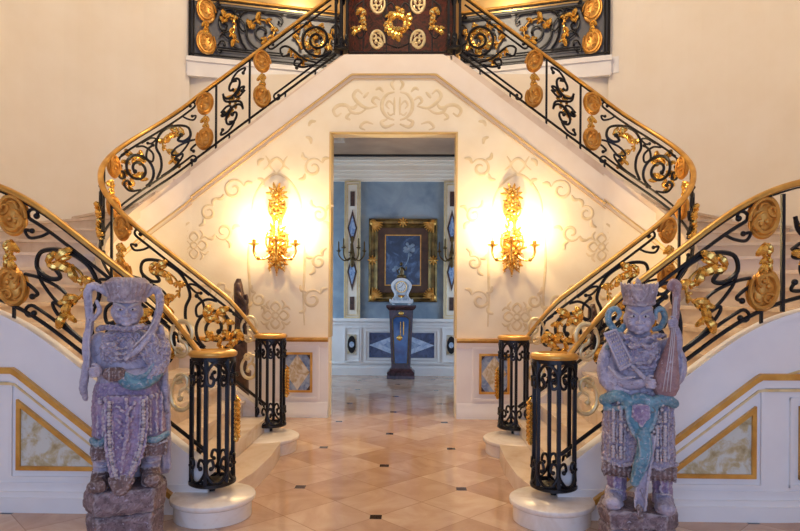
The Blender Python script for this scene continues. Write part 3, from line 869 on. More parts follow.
    def volutes(s,u,fl=1,k=1.,h=(.74,.34)):
        # pale gilt open volutes beside the newel
        for hh,up in ((h[0],1),(h[1],-1)):
            T=s.orn(u,hh,False,k,fl)
            b=MB()
            sp=spiral((0,0),.14,.03,-PI*.75,1.45,44,.9,1.15*up)
            b.tube([T(p[0],p[1],.0) for p in sp],[.009+.010*math.sin(PI*min(1,i/44+.08)) for i in range(45)],7)
            b.ell(T(sp[-1][0],sp[-1][1],0),(.024,)*3,None,8,6)
            sp2=spiral((.03,-.12*up),.075,.015,PI*.55,1.1,26,1,up)
            b.tube([T(p[0],p[1],.004) for p in sp2],[.014-.006*i/26 for i in range(27)],7); b.ell(T(sp2[-1][0],sp2[-1][1],0),(.018,)*3,None,8,6)
            s.part(b,'volute',M['gold_pale'])
    def feet(s,us,h):
        for u in us: s.part(MB().tube([s.F(u,-.14),s.F(u,h)],.014,4),'foot',M['iron'])

for sx, side in SIDES:
    other='right' if side=='left' else 'left'
    # ---- front balustrade
    x,y,_,_=path_out(0)
    rt=thing('balustrade','black and gilt balustrade on the near edge of the %s stair, behind the tall statue'%side,'balustrade',(sx*x,y,.15),'stair balustrades')
    R=Run(lambda u:path_out(u,-.05),zn_out,sx,rt,1)
    HR=.93; SEo=3.6
    fr=[]
    pr=[(0.,1.175),(.05,1.19)]
    R.ribbon('handrail',.05,SEo,HR,.062,.05,'gold_rail',n=90,dip=True)
    R.ribbon('rail_core',.12,SEo,HR-.034,.03,.014,'iron',n=90,dip=True)
    R.lin('bottom_rail',.05,SEo,.09,.016)
    R.newel(0,.155,1.20,gold_mount=(0.1 if sx<0 else PI-.1,-PI/2+ (.5 if sx<0 else -.5)) if False else ((PI-.25,) if sx<0 else (.25,)))
    R.volutes(.22,1,1.0,(.82,.36))
    R.main_panel(.33,1.41,1)
    R.boss_pair(1.52,-1,1.08,True,(.76,.23))
    R.narrow_panel(1.66,2.12)
    R.boss_pair(2.24,1)
    R.main_panel(2.34,3.3,-1)
    R.boss_pair(3.42,-1); R.post(3.56,.02,.9)
    R.feet([.45,.95,1.5,2.2,2.9,3.5],.09)
    # ---- well balustrade, all the way to the landing
    x,y,_,_=path_in(0)
    rt=thing('balustrade','black and gilt balustrade curling round the open well of the %s stair'%side,'balustrade',(sx*x,y,.15),'stair balustrades')
    R=Run(path_in,zn_in,sx,rt,1)
    UE=L2I+(2.72-.82)
    HR=.91
    R.ribbon('handrail',.05,UE+.04,HR,.062,.05,'gold_rail',n=120,dip=True)
    R.ribbon('rail_core',.12,UE,HR-.034,.03,.014,'iron',n=110,dip=True)
    R.lin('bottom_rail',.05,UE,.09,.017)
    R.newel(0,.155,1.20,gold_mount=((PI-.3,) if sx<0 else (.3,)))
    R.volutes(.22,1,1.0,(.80,.34))
    R.main_panel(.33,1.50,1)
    R.boss_pair(1.64,-1)
    R.narrow_panel(1.80,2.45)
    R.boss_pair(2.68,1)
    R.main_panel(2.80,3.80,1)
    R.boss_pair(3.92,-1,1.05,True,(.74,.27))
    R.narrow_panel(4.07,4.52)
    R.boss_pair(4.68,1,1.05,True,(.74,.27))
    R.main_panel(4.80,UE-.05,-1)
    R.feet([.45,1.0,4.25,5.0,5.4,3.75],.09)
    R.newel(UE+.07,4.81,5.78,r=.09,ring=True,gold_mount=None)
    # ---- balcony
    A=Vector((-3.50-.05*sx,10.12)); B=Vector((-1.02,10.80)); L=(B-A).length; dr=(B-A)/L
    rt=thing('balustrade','grey-backed black and gilt balcony railing high up on the %s of the landing'%side,'balcony railing',(sx*A.x,A.y,5.6),'balcony railings')
    R=Run(lambda u:(A.x+dr.x*u,A.y+dr.y*u,dr.x,dr.y),lambda u:5.6,sx,rt,-1)
    R.ribbon('handrail',0,L,1.02,.06,.045,'gold_rail',n=4)
    R.ribbon('rail_core',0,L,.985,.03,.014,'iron',n=4)
    R.lin('bottom_rail',0,L,.06,.016); R.lin('top_bar',.3,L-.05,.90,.011,-1,0); R.lin('low_bar',.3,L-.05,.16,.011,1,0)
    R.part(MB().add([R.F(0,.0,-.05),R.F(L,.0,-.05),R.F(L,.97,-.05),R.F(0,.97,-.05),R.F(0,.0,-.065),R.F(L,.0,-.065),R.F(L,.97,-.065),R.F(0,.97,-.065)],[(0,1,2,3),(7,6,5,4),(3,2,6,7),(0,4,5,1),(1,5,6,2),(4,0,3,7)],False),'backing_panel',M['smoke_panel'])
    R.post(.02,0,1.0,.02); R.post(.08,0,1.0); R.post(L-.03,0,1.0)
    R.boss_pair(.28,1,1.45,True,(.80,.26))
    R.main_panel(.44,1.58,-1,.88,.2)
    R.main_panel(1.6,L-.06,1,.88,.2)
# ---- landing rail
rt=thing('balustrade','short iron railing with pale gilt scrolls across the top landing before dark doors','balustrade',(0,8.13,4.8))
R=Run(lambda u:(-.66+u,8.13,1,0),lambda u:4.80,1,rt,-1)
L=1.32
R.ribbon('handrail',-.02,L+.02,.93,.06,.045,'gold_rail',n=3)
R.lin('bottom_rail',0,L,.06,.014); R.lin('top_bar',0,L,.86,.011)
for u in (.2,.51,.81,1.12): R.post(u,.06,.9,.009)
for u,fl in ((.38,-1),(.94,1)):
    R.cartouche(u,.70,-1,-fl,1.0,False,tilt=.1); R.cartouche(u,.22,1,-fl,1.0,False,tilt=.1)
T=R.orn(.66,.42,False)
R.leaves('leaf_wreath',spiral((0,.02),.13,.12,.9,.55,20),T,.07,'gold',.012,2)
R.leaves('leaf_wreath',spiral((0,.02),.13,.12,.9+PI,.4,16),T,.06,'gold',.012,2)
for sg in (-1,1):
    T=R.orn(.66+sg*.47,.45,False,1,sg)
    R.leaves('leaf_spray',cr([(0,.18),(.02,.05),(0,-.06),(.08,-.1)],5),T,.06,'gold',.012,3)
    R.bar('s_scroll',cr([(0,.3),(.1,.2),(.04,.05),(-.06,-.05),(.02,-.2),(.1,-.14)],6),T,.010)
    T=R.orn(.66,.42,False,1,sg)
    R.bar('s_scroll',cr([(.0,-.3),(.14,-.24),(.2,-.1),(.12,0),(.2,.16),(.1,.3),(.03,.22)],6),T,.010)
# ------------------------------------------------------------------ carved figures
def paint(name, stops, scale=14, vor=0., bmp=.5, wear_shade='6f5a52', wear_shade_amt=.58):
    m, nt, b = new_mat(name); L=nt.links.new
    v=coords(nt)
    c=ramp(nt,stops,noise(nt,scale,6,.65,v,.8))
    w=ramp(nt,[(wear_shade_amt-.03,(0,0,0,1)),(wear_shade_amt+.10,(1,1,1,1))],noise(nt,scale*2.3,8,.75,v,1.8))  # brown wear noise, deepened to paint in shade for carving depth
    mx=nd(nt,'ShaderNodeMix',data_type='RGBA'); L(w,mx.inputs[0]); L(c,mx.inputs[6]); mx.inputs[7].default_value=rgb(wear_shade)
    w2=ramp(nt,[(.62,(0,0,0,1)),(.68,(1,1,1,1))],noise(nt,scale*3.1,6,.6,v,.5))
    m2=nd(nt,'ShaderNodeMix',data_type='RGBA'); L(w2,m2.inputs[0]); L(mx.outputs[2],m2.inputs[6]); m2.inputs[7].default_value=rgb('c3bccb')  # pale worn flecks, doubling as painted highlights on the carving
    g=nd(nt,'ShaderNodeNewGeometry')
    e=ramp(nt,[(.51,(0,0,0,1)),(.58,(.85,.85,.85,1))],g.outputs['Pointiness'])
    m3=nd(nt,'ShaderNodeMix',data_type='RGBA'); L(e,m3.inputs[0]); L(m2.outputs[2],m3.inputs[6]); m3.inputs[7].default_value=rgb('cdc3c4')
    L(m3.outputs[2],b.inputs['Base Color']); b.inputs['Roughness'].default_value=.6
    if vor:
        vn=nd(nt,'ShaderNodeTexVoronoi'); vn.inputs['Scale'].default_value=vor; L(v,vn.inputs['Vector'])
        bump(nt,b,vn.outputs['Distance'],.9,.02)
    else: bump(nt,b,noise(nt,45,5,.7,v,1),bmp,.015)
    return m
M['lav']=paint('faded_lavender',[(.35,rgb('8d869a')),(.65,rgb('beb6c6'))],9)
M['lavarm']=paint('faded_armour',[(.35,rgb('92889e')),(.65,rgb('bdb1be'))],9,55)
M['violet']=paint('faded_violet',[(.35,rgb('7f6b8c')),(.65,rgb('ae97ae'))],11)
M['teal']=paint('faded_teal',[(.35,rgb('447287')),(.65,rgb('78a5b2'))],10)
M['rose']=paint('faded_rose',[(.35,rgb('8a686c')),(.65,rgb('ad8a88'))],11)
M['mauve']=paint('faded_mauve',[(.35,rgb('85757c')),(.65,rgb('b3a2a6'))],11)
M['bark']=paint('worn_wood',[(.35,rgb('5d4743')),(.65,rgb('8b706b'))],10,0,.8,'3f302f',.6)
M['stonebase']=paint('worn_base',[(.35,rgb('6e5a5e')),(.65,rgb('a38d92'))],12,0,1.0,'4a3a3a',.55)

TXV=bpy.data.textures.new('carving','VORONOI'); TXV.noise_scale=.028; TXV.distance_metric='DISTANCE'
TXC=bpy.data.textures.new('tooling','CLOUDS'); TXC.noise_scale=.022; TXC.noise_depth=3
def remesh(o, vox, sm=2, dis=None):
    md=o.modifiers.new('remesh','REMESH'); md.mode='VOXEL'; md.voxel_size=vox; md.use_smooth_shade=True
    if sm:
        md=o.modifiers.new('smooth','SMOOTH'); md.iterations=sm; md.factor=.5
    if dis:
        md=o.modifiers.new('carve','DISPLACE'); md.texture=TXV if dis[0]=='v' else TXC; md.strength=dis[1]; md.mid_level=.5; md.texture_coords='LOCAL'
    return o
SCL=3.9/610
class Fig:
    def __init__(s,cx,D,root,dy=0):
        s.cx=cx; s.root=root; s.dy=dy; s.sc=D/610
    def p(s,px,py,d=0.):      # d: metres towards the viewer
        l=s.root.location
        return Vector((l.x+(px-s.cx)*s.sc, l.y-d, 1.6+(297-py+s.dy)*s.sc))
    def r(s,px): return px*s.sc
    def tube(s,b,pts,rs,n=8,sm=5):
        P=[s.p(*q) for q in pts]
        R=[s.r(q) for q in (rs if isinstance(rs,(list,tuple)) else [rs]*len(P))]
        if sm>1 and len(P)>2:
            Q=cr(P,sm); RR=[]
            for i in range(len(P)-1):
                for k in range(sm): RR.append(R[i]+(R[i+1]-R[i])*k/sm)
            RR.append(R[-1]); P,R=Q,RR
        b.tube(P,R,n)
        b.ell(P[0],(R[0],)*3,None,8,6); b.ell(P[-1],(R[-1],)*3,None,8,6)
        return b
    def ell(s,b,px,py,d,rx,ry,rz,nu=14,nv=10):
        return b.ell(s.p(px,py,d),(s.r(rx),ry,s.r(rz)),None,nu,nv)
    def loft(s,b,rows,n=28,pw=2.4):
        # rows: (py, px centre, half width px, depth half m, d centre)
        R=[]
        for py,cx,w,dp,dc in rows:
            c=s.p(cx,py,dc); ring=[]
            for k in range(n):
                a=2*PI*k/n; ca,sa=math.cos(a),math.sin(a)
                f=(abs(ca)**pw+abs(sa)**pw)**(-1/pw)
                ring.append(c+Vector((s.r(w)*ca*f, dp*sa*f, 0)))
            R.append(ring)
        return b.loft(R)
    def plate(s,b,poly,d0,th,bulge=None):
        # flat carved plate: outline in px with depth d0(px,py)
        f=d0 if callable(d0) else (lambda x,y:d0)
        return b.prism(poly,lambda x,y:s.p(x,y,f(x,y)-th),lambda x,y:s.p(x,y,f(x,y)))
    def out(s,b,name,mat,vox=.0065,sm=2,parent=None):
        o=b.build(name,M[mat],parent or s.root,sharp=180); 
        if vox: remesh(o,vox,sm,{'lavarm':('v',.016),'violet':('c',.024),'bark':('c',.016),'mauve':('c',.010),'stonebase':('c',.02),'teal':('c',.010),'rose':('c',.006)}.get(mat) or (('c',.012) if name not in ('body','arm_guard') else ('c',.005)))
        return o

def face(F,b,cx,cy,w,h,d):
    """carved face: cx,cy centre px; w,h half sizes px; d depth of the head centre (m)"""
    F.loft(b,[(cy-h*1.05,cx,w*.80,.07,d),(cy-h*.6,cx,w*.98,.085,d),(cy,cx,w,.088,d),(cy+h*.45,cx,w*.97,.085,d),(cy+h*.8,cx,w*.80,.075,d),(cy+h*1.02,cx,w*.45,.05,d)],24,3.0)
    f=d+.088
    for sg in (-1,1):
        F.tube(b,[(cx+sg*w*.16,cy-h*.24,f),(cx+sg*w*.45,cy-h*.42,f+.004),(cx+sg*w*.85,cy-h*.52,f-.02)],[1.3,1.6,.8],6)
        F.ell(b,cx+sg*w*.45,cy-h*.12,f-.004,w*.24,.014,h*.10)
        F.tube(b,[(cx+sg*w*.16,cy-h*.08,f),(cx+sg*w*.45,cy-h*.24,f+.006),(cx+sg*w*.74,cy-h*.12,f-.004)],[.5,.7,.4],6)
        F.ell(b,cx+sg*w*.55,cy+h*.30,f-.018,w*.30,.024,h*.24)
        F.ell(b,cx+sg*w*.17,cy+h*.27,f+.008,w*.13,.014,h*.10)
        F.ell(b,cx+sg*w*1.02,cy+h*.05,d+.0,w*.12,.03,h*.36)
    F.tube(b,[(cx,cy-h*.3,f),(cx,cy+h*.05,f+.012),(cx,cy+h*.25,f+.022)],[1.0,1.4,2.0],8)
    F.tube(b,[(cx-w*.32,cy+h*.55,f-.002),(cx,cy+h*.50,f+.010),(cx+w*.32,cy+h*.55,f-.002)],[.7,1.2,.7],6)
    F.tube(b,[(cx-w*.25,cy+h*.64,f-.004),(cx,cy+h*.66,f+.008),(cx+w*.25,cy+h*.64,f-.004)],[.7,1.2,.7],6)
    F.ell(b,cx,cy+h*.88,f-.018,w*.36,.024,h*.18)

def eyes(F,cx,cy,w,h,d):
    f=d+.088
    for sg in (-1,1):
        b=MB(); F.ell(b,cx+sg*w*.45,cy-h*.13,f+.004,w*.21,.012,h*.085); e=F.out(b,'eye','eye_white',None)
        b=MB(); F.ell(b,cx+sg*w*.42,cy-h*.13,f+.012,w*.08,.006,h*.07); F.out(b,'pupil','pupil',None,parent=e)
        b=MB(); F.tube(b,[(cx+sg*w*.14,cy-h*.27,f+.006),(cx+sg*w*.45,cy-h*.44,f+.010),(cx+sg*w*.85,cy-h*.58,f-.014)],[1.1,1.4,.6],6); F.out(b,'eyebrow','bark',None)
M['eye_white']=simple('eye_white',[(.3,rgb('b9b4b6')),(.7,rgb('d8d2d0'))],.5,0,20)
M['pupil']=simple('pupil',rgb('2b2629'),.4)
def hand(F,b,x,y,d,dirx=-1,s=1.):
    """closed hand seen from the front, fingers wrapped over a grip"""
    F.ell(b,x,y,d,5*s,.026,5.5*s)
    for k in range(4):
        yy=y-4.2*s+2.8*s*k; L=(6.2,7,6.6,5.4)[k]*s
        F.tube(b,[(x-dirx*1.5*s,yy,d+.02),(x+dirx*L*.5,yy,d+.038),(x+dirx*L,yy+.5,d+.028),(x+dirx*L*.9,yy+.9,d+.008)],[1.5*s,1.45*s,1.3*s,1.1*s],7,3)
    F.tube(b,[(x-dirx*2*s,y-4*s,d+.01),(x+dirx*1*s,y-7.5*s,d+.025),(x+dirx*4.5*s,y-8*s,d+.03)],[1.7*s,1.5*s,1.1*s],7,3)

def beads(F,b,pts,r,d,n):
    P=cr([F.p(x,y,d) for x,y in pts],8)
    m=len(P)-1
    for k in range(n):
        q=P[int(round(k*m/(n-1)))]
        b.ell(q,(F.r(r),)*3,None,8,6)

def plinth(F,rows,name='plinth'):
    b=MB(); n=10; R=[]
    rnd=random.Random(3+int(F.cx))
    for py,cx,w,dp in rows:
        ring=[]
        for k in range(n):
            a=2*PI*(k+.5)/n
            q=1+rnd.uniform(-.05,.05)
            f=(abs(math.cos(a))**5+abs(math.sin(a))**5)**(-1/5)
            c=F.p(cx,py,0)
            ring.append(c+Vector((F.r(w)*math.cos(a)*f*q, dp*math.sin(a)*f*q, 0)))
        R.append(ring)
    b.loft(R)
    return F.out(b,name,'stonebase',.012,2)

# ================================================================== statue by the left newel
rt=thing('statue','lavender carved guardian statue with wide ribbons and a crossed sleeve, on the left','statue',(.215+(125-412)*SCL,3.9,0))
F=Fig(125,3.9,rt)
b=MB()
face(F,b,124,313,13.5,14.5,.07)
F.loft(b,[(322,124,9,.06,.05),(330,124,12,.07,.03),(338,123,24,.10,.0),(348,122,31,.12,.0),(362,122,31,.125,.0),(378,123,27,.12,.0),(392,124,27,.12,.0)],28,2.4)
F.tube(b,[(98,342,.0),(92,356,.01),(92,368,.04),(95,374,.09)],[8,8,7,5],10)         # upper arm at the viewer's left
F.tube(b,[(150,344,.0),(153,360,.03),(146,376,.09),(128,378,.13),(112,375,.14)],[8,9,9,7,5],10)
hand(F,b,98,372,.15,-1,.95)
F.out(b,'body','lav',.0045,1)
eyes(F,124,313,13.5,14.5,.07)
b=MB()    # breast armour and collar
F.loft(b,[(334,122,14,.02,.10),(340,120,19,.035,.105),(350,119,20,.045,.105),(360,119,18,.04,.105),(366,119,13,.02,.10)],22,2.2)
F.tube(b,[(97,331,.06),(108,329,.12),(124,331,.14),(138,329,.12),(148,331,.06)],[2.6,3,3,3,2.4],8)
F.tube(b,[(104,338,.11),(111,352,.155),(121,356,.16),(131,350,.155),(136,338,.11)],1.5,7)
for k in range(3): F.tube(b,[(106+k*3,345+k*5,.15),(119,350+k*5.5,.165),(132-k*3,345+k*5,.15)],1.1,6)
F.ell(b,112,346,.145,4.5,.025,4.5); F.ell(b,128,346,.145,4.5,.025,4.5)
F.out(b,'breastplate','lavarm',.006,1)
b=MB()    # large sleeve crossing the body
F.tube(b,[(152,338,.03),(157,352,.06),(154,370,.09),(144,381,.12)],[6,9,9,7],12)
F.plate(b,[(134,352),(150,334),(158,352),(155,372),(143,368)],.13,.05)
for k in range(4): F.tube(b,[(136+k*4.5,353-k*4.6,.137),(145+k*3.4,370-k*1,.137)],.9,6)
F.out(b,'sleeve','lavarm',.006,1)
b=MB()
F.tube(b,[(157,361,.07),(153,377,.11),(140,386,.14),(126,385,.155),(119,376,.16)],[4.5,5.5,6,6,5.5],10)
F.tube(b,[(150,366,.12),(143,376,.15),(132,379,.165),(122,374,.17)],[2,2.4,2.6,2.2],8)
F.tube(b,[(153,372,.12),(144,384,.16),(130,388,.17),(120,383,.165)],[1.6,2,2,1.6],8)
F.out(b,'cuff_drape','teal',.006,1)
b=MB(); 
F.tube(b,[(108,375,.15),(118,375,.165)],[6.2,6.6],12,1)
for k in range(4): F.tube(b,[(109+k*2.6,368.5,.17),(109.4+k*2.6,375,.205),(109+k*2.6,381.5,.17)],.9,6)
F.out(b,'bracer','bark',.005,1)
b=MB()    # crown
F.loft(b,[(304,124,17,.10,.06),(300,124,17.5,.105,.06),(297,124,17,.10,.06),(290,124,19,.10,.06),(284,124,21,.10,.06),(279,125,15,.08,.06)],28,2.6)
for k in range(11):
    t=(k-5)/5; x=124+t*16; 
    F.tube(b,[(x,300,.165-.07*t*t),(124+t*20,288,.168-.07*t*t),(124+t*23,283+5*t*t-2,.15-.07*t*t)],[1.7,2.1,1.3],7)
F.tube(b,[(107,302,.10),(116,303,.155),(124,303.5,.17),(132,303,.155),(141,302,.10)],1.9,7)
F.ell(b,124,294,.165,4,.02,5)
F.out(b,'crown','mauve',.0055,1)
b=MB()    # ribbons looping from the crown
F.tube(b,[(107,297,.06),(100,291,.06),(93,288,.05),(88,293,.05),(88,306,.04),(90,325,.05),(87,345,.07),(88,365,.09),(85,388,.10),(87,400,.09)],[3,4,4.5,4.2,4,4,4,4.2,4.2,2.5],9)
F.tube(b,[(91,296,.085),(92,315,.085),(90,340,.10),(90,368,.12)],1.2,6)
F.tube(b,[(96,303,.07),(99,312,.08),(93,322,.08)],[2,2.6,2],7)
F.tube(b,[(142,297,.06),(148,291,.06),(153,293,.05),(155,303,.05),(153,318,.06),(147,334,.10),(136,350,.14),(124,360,.165)],[3,4.2,4.5,4.2,4,4.2,4,2.5],9)
F.tube(b,[(152,297,.085),(152,315,.09),(144,333,.135),(131,348,.175)],1.2,6)
F.tube(b,[(156,330,.05),(158,350,.04),(160,380,.03),(162,420,.02)],[3,4,4,3],8)
F.out(b,'ribbon','lav',.006,1)
b=MB()    # mantle falling behind
F.loft(b,[(380,128,33,.06,-.05),(410,129,36,.07,-.05),(440,131,36,.07,-.05),(470,134,32,.06,-.05),(486,136,30,.05,-.05)],26,2.8)
for x in (103,150,158,163): F.tube(b,[(x,392,.01),(x+1,430,.02),(x+2,480,.0)],2.6,7)
F.out(b,'mantle','lav',.008,1)
b=MB()    # skirt armour
F.loft(b,[(384,124,28,.125,.0),(392,124,31,.135,.0),(410,125,34,.15,.0),(430,127,35,.16,.0),(441,127,35,.16,.0)],30,2.5)
for x,d in ((98,.10),(103,.13),(146,.14),(152,.12),(157,.09)): F.tube(b,[(x,398,d-.01),(x+.5,436,d+.03)],1.4,6)
F.tube(b,[(100,400,.13),(118,414,.17),(142,405,.165)],2.2,7)
for k,(x,y) in enumerate(((101,402),(110,408),(119,412),(130,410),(140,405),(148,399))): F.ell(b,x,y,.165,2.6,.02,2.6,9,7)
for q in range(4): F.tube(b,[(112+q*7,398+q%2*3,.155),(117+q*6,406,.17),(114+q*6,416,.172)],1.5,6)
F.out(b,'skirt','violet',.0065,1)
b=MB()    # hem
for x0,x1 in ((93,106),(138,163)):
    F.tube(b,[(x0,440,.12),((x0+x1)/2,443,.17),(x1,439,.12)],[3,3.4,3],8)
F.out(b,'hem','teal',.006,1)
for x0,x1 in ((93,108),(137,163)):
    b=MB()
    n=4 if x1-x0<18 else 6
    for k in range(n):
        x=x0+(x1-x0)*(k+.5)/n
        F.tube(b,[(x,445,.12),(x-.5,452,.145),(x,459,.14)],[2.6,3,1.8],8)
    F.tube(b,[(x0,444,.12),((x0+x1)/2,447,.16),(x1,444,.12)],1.6,7)
    if x0>120: beads(F,b,[(138,446),(150,448),(162,445)],1.5,.165,9)
    F.out(b,'fringe','bark',.006,1)
for x in (103,147):    # legs
    b=MB()
    F.loft(b,[(440,x,11,.09,.02),(460,x,10.5,.085,.03),(474,x,9.5,.08,.03),(484,x,10,.08,.03)],18,2.2)
    for y in (460,466,472): F.tube(b,[(x-9,y,.08),(x,y+1.5,.125),(x+9,y,.08)],1.1,6)
    F.out(b,'legging','lav',.007,1)
for x,sg in ((101,-1),(147,1)):
    b=MB()
    F.tube(b,[(x-sg*1,474,.03),(x,482,.09),(x+sg*2,484,.17)],[9.5,9.5,8],12)
    F.ell(b,x+sg*1.5,486,.13,11,.10,5); F.ell(b,x+sg*2,482,.20,8,.04,6)
    for k in range(3): F.tube(b,[(x-7,474+3*k,.10),(x,472+3*k,.14+.02*k),(x+8,474+3*k,.10)],1.0,6)
    F.out(b,'boot','bark',.006,1)
b=MB()    # long front apron
AP=[(107,396),(142,398),(143,430),(139,455),(132,474),(124,487),(116,487),(110,474),(108,455),(106,430)]
F.plate(b,AP,lambda x,y:.185+.02*min(1,(y-390)/60),.05)
F.tube(b,[(106,398,.185),(106,430,.20),(109,460,.205),(117,486,.205)],1.8,7); F.tube(b,[(143,400,.185),(143,430,.20),(138,458,.205),(124,486,.205)],1.8,7)
F.tube(b,[(112,400,.19),(112,430,.205),(114,458,.21),(119,480,.21)],1.1,6); F.tube(b,[(137,402,.19),(137,430,.205),(133,456,.21),(123,480,.21)],1.1,6)
for q in range(5): F.tube(b,[(116,406+13*q,.20),(124,412+13*q,.215),(132-q*1.5,404+13*q,.20)],1.6,6)
F.tube(b,[(124,400,.20),(126,425,.215),(123,450,.215),(121,470,.215)],1.8,7)
F.out(b,'apron','violet',.006,1)
for L_ in ([(109.5,402),(109.5,430),(111.5,458),(118,482)],[(140,402),(140,430),(135.5,456),(124,482)]):
    b=MB(); beads(F,b,L_,2.0,.212,30); F.out(b,'bead_edging','rose',None)
b=MB(); F.tube(b,[(112,478,.20),(120,489,.225),(129,480,.20)],[4,5.5,4],9)
for k in range(5): F.tube(b,[(113+3.5*k,474,.21),(116+2.2*k,489,.235)],1.3,6)
F.out(b,'tassel','bark',.006,1)
plinth(F,[(531+16.5,124,34,.20),(518,124,36,.22),(514,124,33,.20)],'plinth')
plinth(F,[(513.5,124,36,.22),(506,124,38,.24),(495,124,38,.23),(489.5,124,36,.22)],'plinth')

rt.rotation_euler=(0,0,math.radians(23)); rt.location=(rt.location.x*1.025,4.0,0)
# ================================================================== statue by the right newel
rt=thing('statue','lavender and teal carved statue holding an upright lute, on the right','statue',(.215+(637-412)*SCL,3.9,0))
F=Fig(637,3.9,rt,dy=2.5)
b=MB()
face(F,b,636,319,13,15.5,.07)
F.loft(b,[(329,636,9,.06,.05),(337,636,13,.07,.03),(345,636,24,.10,.0),(356,636,29,.12,.0),(372,636,28,.125,.0),(388,636,27,.12,.0),(400,636,27,.12,.0)],28,2.4)
F.tube(b,[(612,348,.0),(608,364,.03),(612,378,.10),(628,384,.15),(638,382,.17)],[8,9,8,6,4.5],10)
F.tube(b,[(660,348,.0),(668,352,.05),(670,338,.11),(667,327,.14)],[8,7,5.5,4.5],10)
hand(F,b,644,381,.185,1,.9)
hand(F,b,667,323,.16,-1,.8)
F.out(b,'body','lav',.0045,1)
eyes(F,636,319,13,15.5,.07)
b=MB()
F.loft(b,[(341,636,15,.02,.10),(348,637,19,.035,.105),(358,637,19,.045,.105),(368,637,16,.04,.105),(374,637,11,.02,.10)],22,2.2)
F.tube(b,[(612,336,.05),(622,337,.12),(636,341,.14),(650,337,.12),(660,336,.05)],[2.6,3,3,3,2.4],8)
F.tube(b,[(622,344,.12),(630,347,.155),(637,344,.16),(645,347,.155),(652,344,.12)],[2,3,2,3,2],8)
F.tube(b,[(622,352,.13),(630,362,.16),(644,362,.16),(652,352,.13)],1.5,7)
F.out(b,'breastplate','lavarm',.006,1)
b=MB()    # armoured sleeve crossing diagonally
PL=[(604,335),(614,331),(630,363),(619,370)]
F.plate(b,PL,.15,.05)
F.tube(b,[(604,335,.15),(619,370,.155)],1.6,7,1); F.tube(b,[(614,331,.15),(630,363,.155)],1.6,7,1)
F.tube(b,[(604,335,.15),(614,331,.15)],1.6,7,1); F.tube(b,[(619,370,.155),(630,363,.155)],1.6,7,1)
F.out(b,'arm_guard','lav',.005,1)
b=MB()
for k in range(9):
    t=(k+.7)/9.4
    for q in range(4):
        u=.2+.2*q
        x=(604+15*t)*(1-u)+(614+16*t)*u; y=(335+35*t)*(1-u)+(331+32*t)*u
        F.ell(b,x,y,.155,.9,.012,1.2,7,5)
F.out(b,'arm_guard_studs','rose',None)
b=MB()    # wide sleeve folds
F.tube(b,[(606,350,.04),(603,365,.07),(606,382,.10),(618,391,.12),(634,392,.13)],[5,7,8,7,4],11)
F.tube(b,[(603,372,.12),(612,386,.15),(626,391,.165)],[1.8,2.2,1.6],7); F.tube(b,[(608,368,.14),(618,378,.165),(632,376,.18)],[1.6,2,1.4],7)
F.tube(b,[(612,384,.15),(622,396,.16),(638,397,.16)],[2.6,3,2],8)
F.tube(b,[(630,366,.16),(640,376,.185),(650,384,.18)],[2,2.4,2],8)
F.out(b,'sleeve','lav',.006,1)
b=MB()
F.tube(b,[(663,344,.02),(672,356,.02),(674,372,.02),(668,386,.03)],[6,7,7,5],11)
for x in (668,672,676): F.tube(b,[(x-3,346,.06),(x,362,.075),(x-3,382,.07)],1.3,6)
F.out(b,'far_sleeve','lav',.006,1)
b=MB()    # crown
F.loft(b,[(306,636,14,.10,.06),(302,636,14.5,.105,.06),(297,636,15,.10,.06),(290,636,16.5,.10,.06),(286,636,16,.095,.06)],28,2.6)
for k in range(11):
    t=(k-5)/5
    F.tube(b,[(636+t*13.5,302,.165-.07*t*t),(636+t*15.5,292,.168-.07*t*t),(636+t*17,286-2*abs(t)**2,.158-.07*t*t)],[1.4,1.8,1.2],7)
F.tube(b,[(622,304,.10),(629,305.5,.155),(636,306,.17),(643,305.5,.155),(650,304,.10)],1.9,7)
F.tube(b,[(631,296,.165),(636,291,.178),(641,296,.165),(636,302,.175),(631,296,.165)],1.4,6)
F.tube(b,[(636,288,.06),(635,283,.06),(634,279,.06)],[4,3,1.2],8)
F.out(b,'crown','mauve',.0055,1)
b=MB()    # looping locks
F.tube(b,[(622,327,.05),(617,334,.06),(612,330,.06),(607,322,.06),(608,313,.06),(614,310,.06),(618,315,.07),(615,321,.08)],[3,3.4,3.4,3.4,3.2,3,2.4,1.6],9)
F.tube(b,[(618,334,.07),(612,342,.07),(606,350,.07)],[3,3.5,3],8)
F.out(b,'hair_lock','teal',.0055,1); b=MB()
F.tube(b,[(650,330,.05),(656,328,.05),(660,318,.05),(657,310,.05),(652,312,.06),(652,320,.07)],[2.5,3,3.2,3,2.4,1.6],9)
F.out(b,'hair_lock','teal',.0055,1)
b=MB()    # lute held upright
F.loft(b,[(333,667,3.4,.03,.13),(345,665,5,.04,.13),(360,663,8.5,.06,.13),(374,661,11.5,.07,.13),(386,660,12.5,.07,.13),(393,660,9.5,.05,.13),(396,660,4,.02,.13)],22,2.0)
F.tube(b,[(666,340,.14),(668,320,.145),(669,300,.15),(669,294,.15)],[3.6,3.6,4,4],8)
F.tube(b,[(669,296,.15),(670,287,.14),(666,283,.13),(663,288,.13),(666,291,.14)],[4,4,3.4,2.8,2.2],9)
F.out(b,'lute','rose',.0055,1)
b=MB()
for x in (-1.6,0,1.6): F.tube(b,[(660+x*2,388,.21),(665+x,345,.18),(668+x*.7,298,.185)],.45,5,3)
F.out(b,'lute_strings','lav',None)
b=MB()    # mantle
F.loft(b,[(392,637,31,.06,-.05),(420,637,34,.07,-.05),(450,637,34,.07,-.05),(466,637,33,.06,-.05)],26,2.8)
F.out(b,'mantle','lav',.008,1)
b=MB()    # skirt
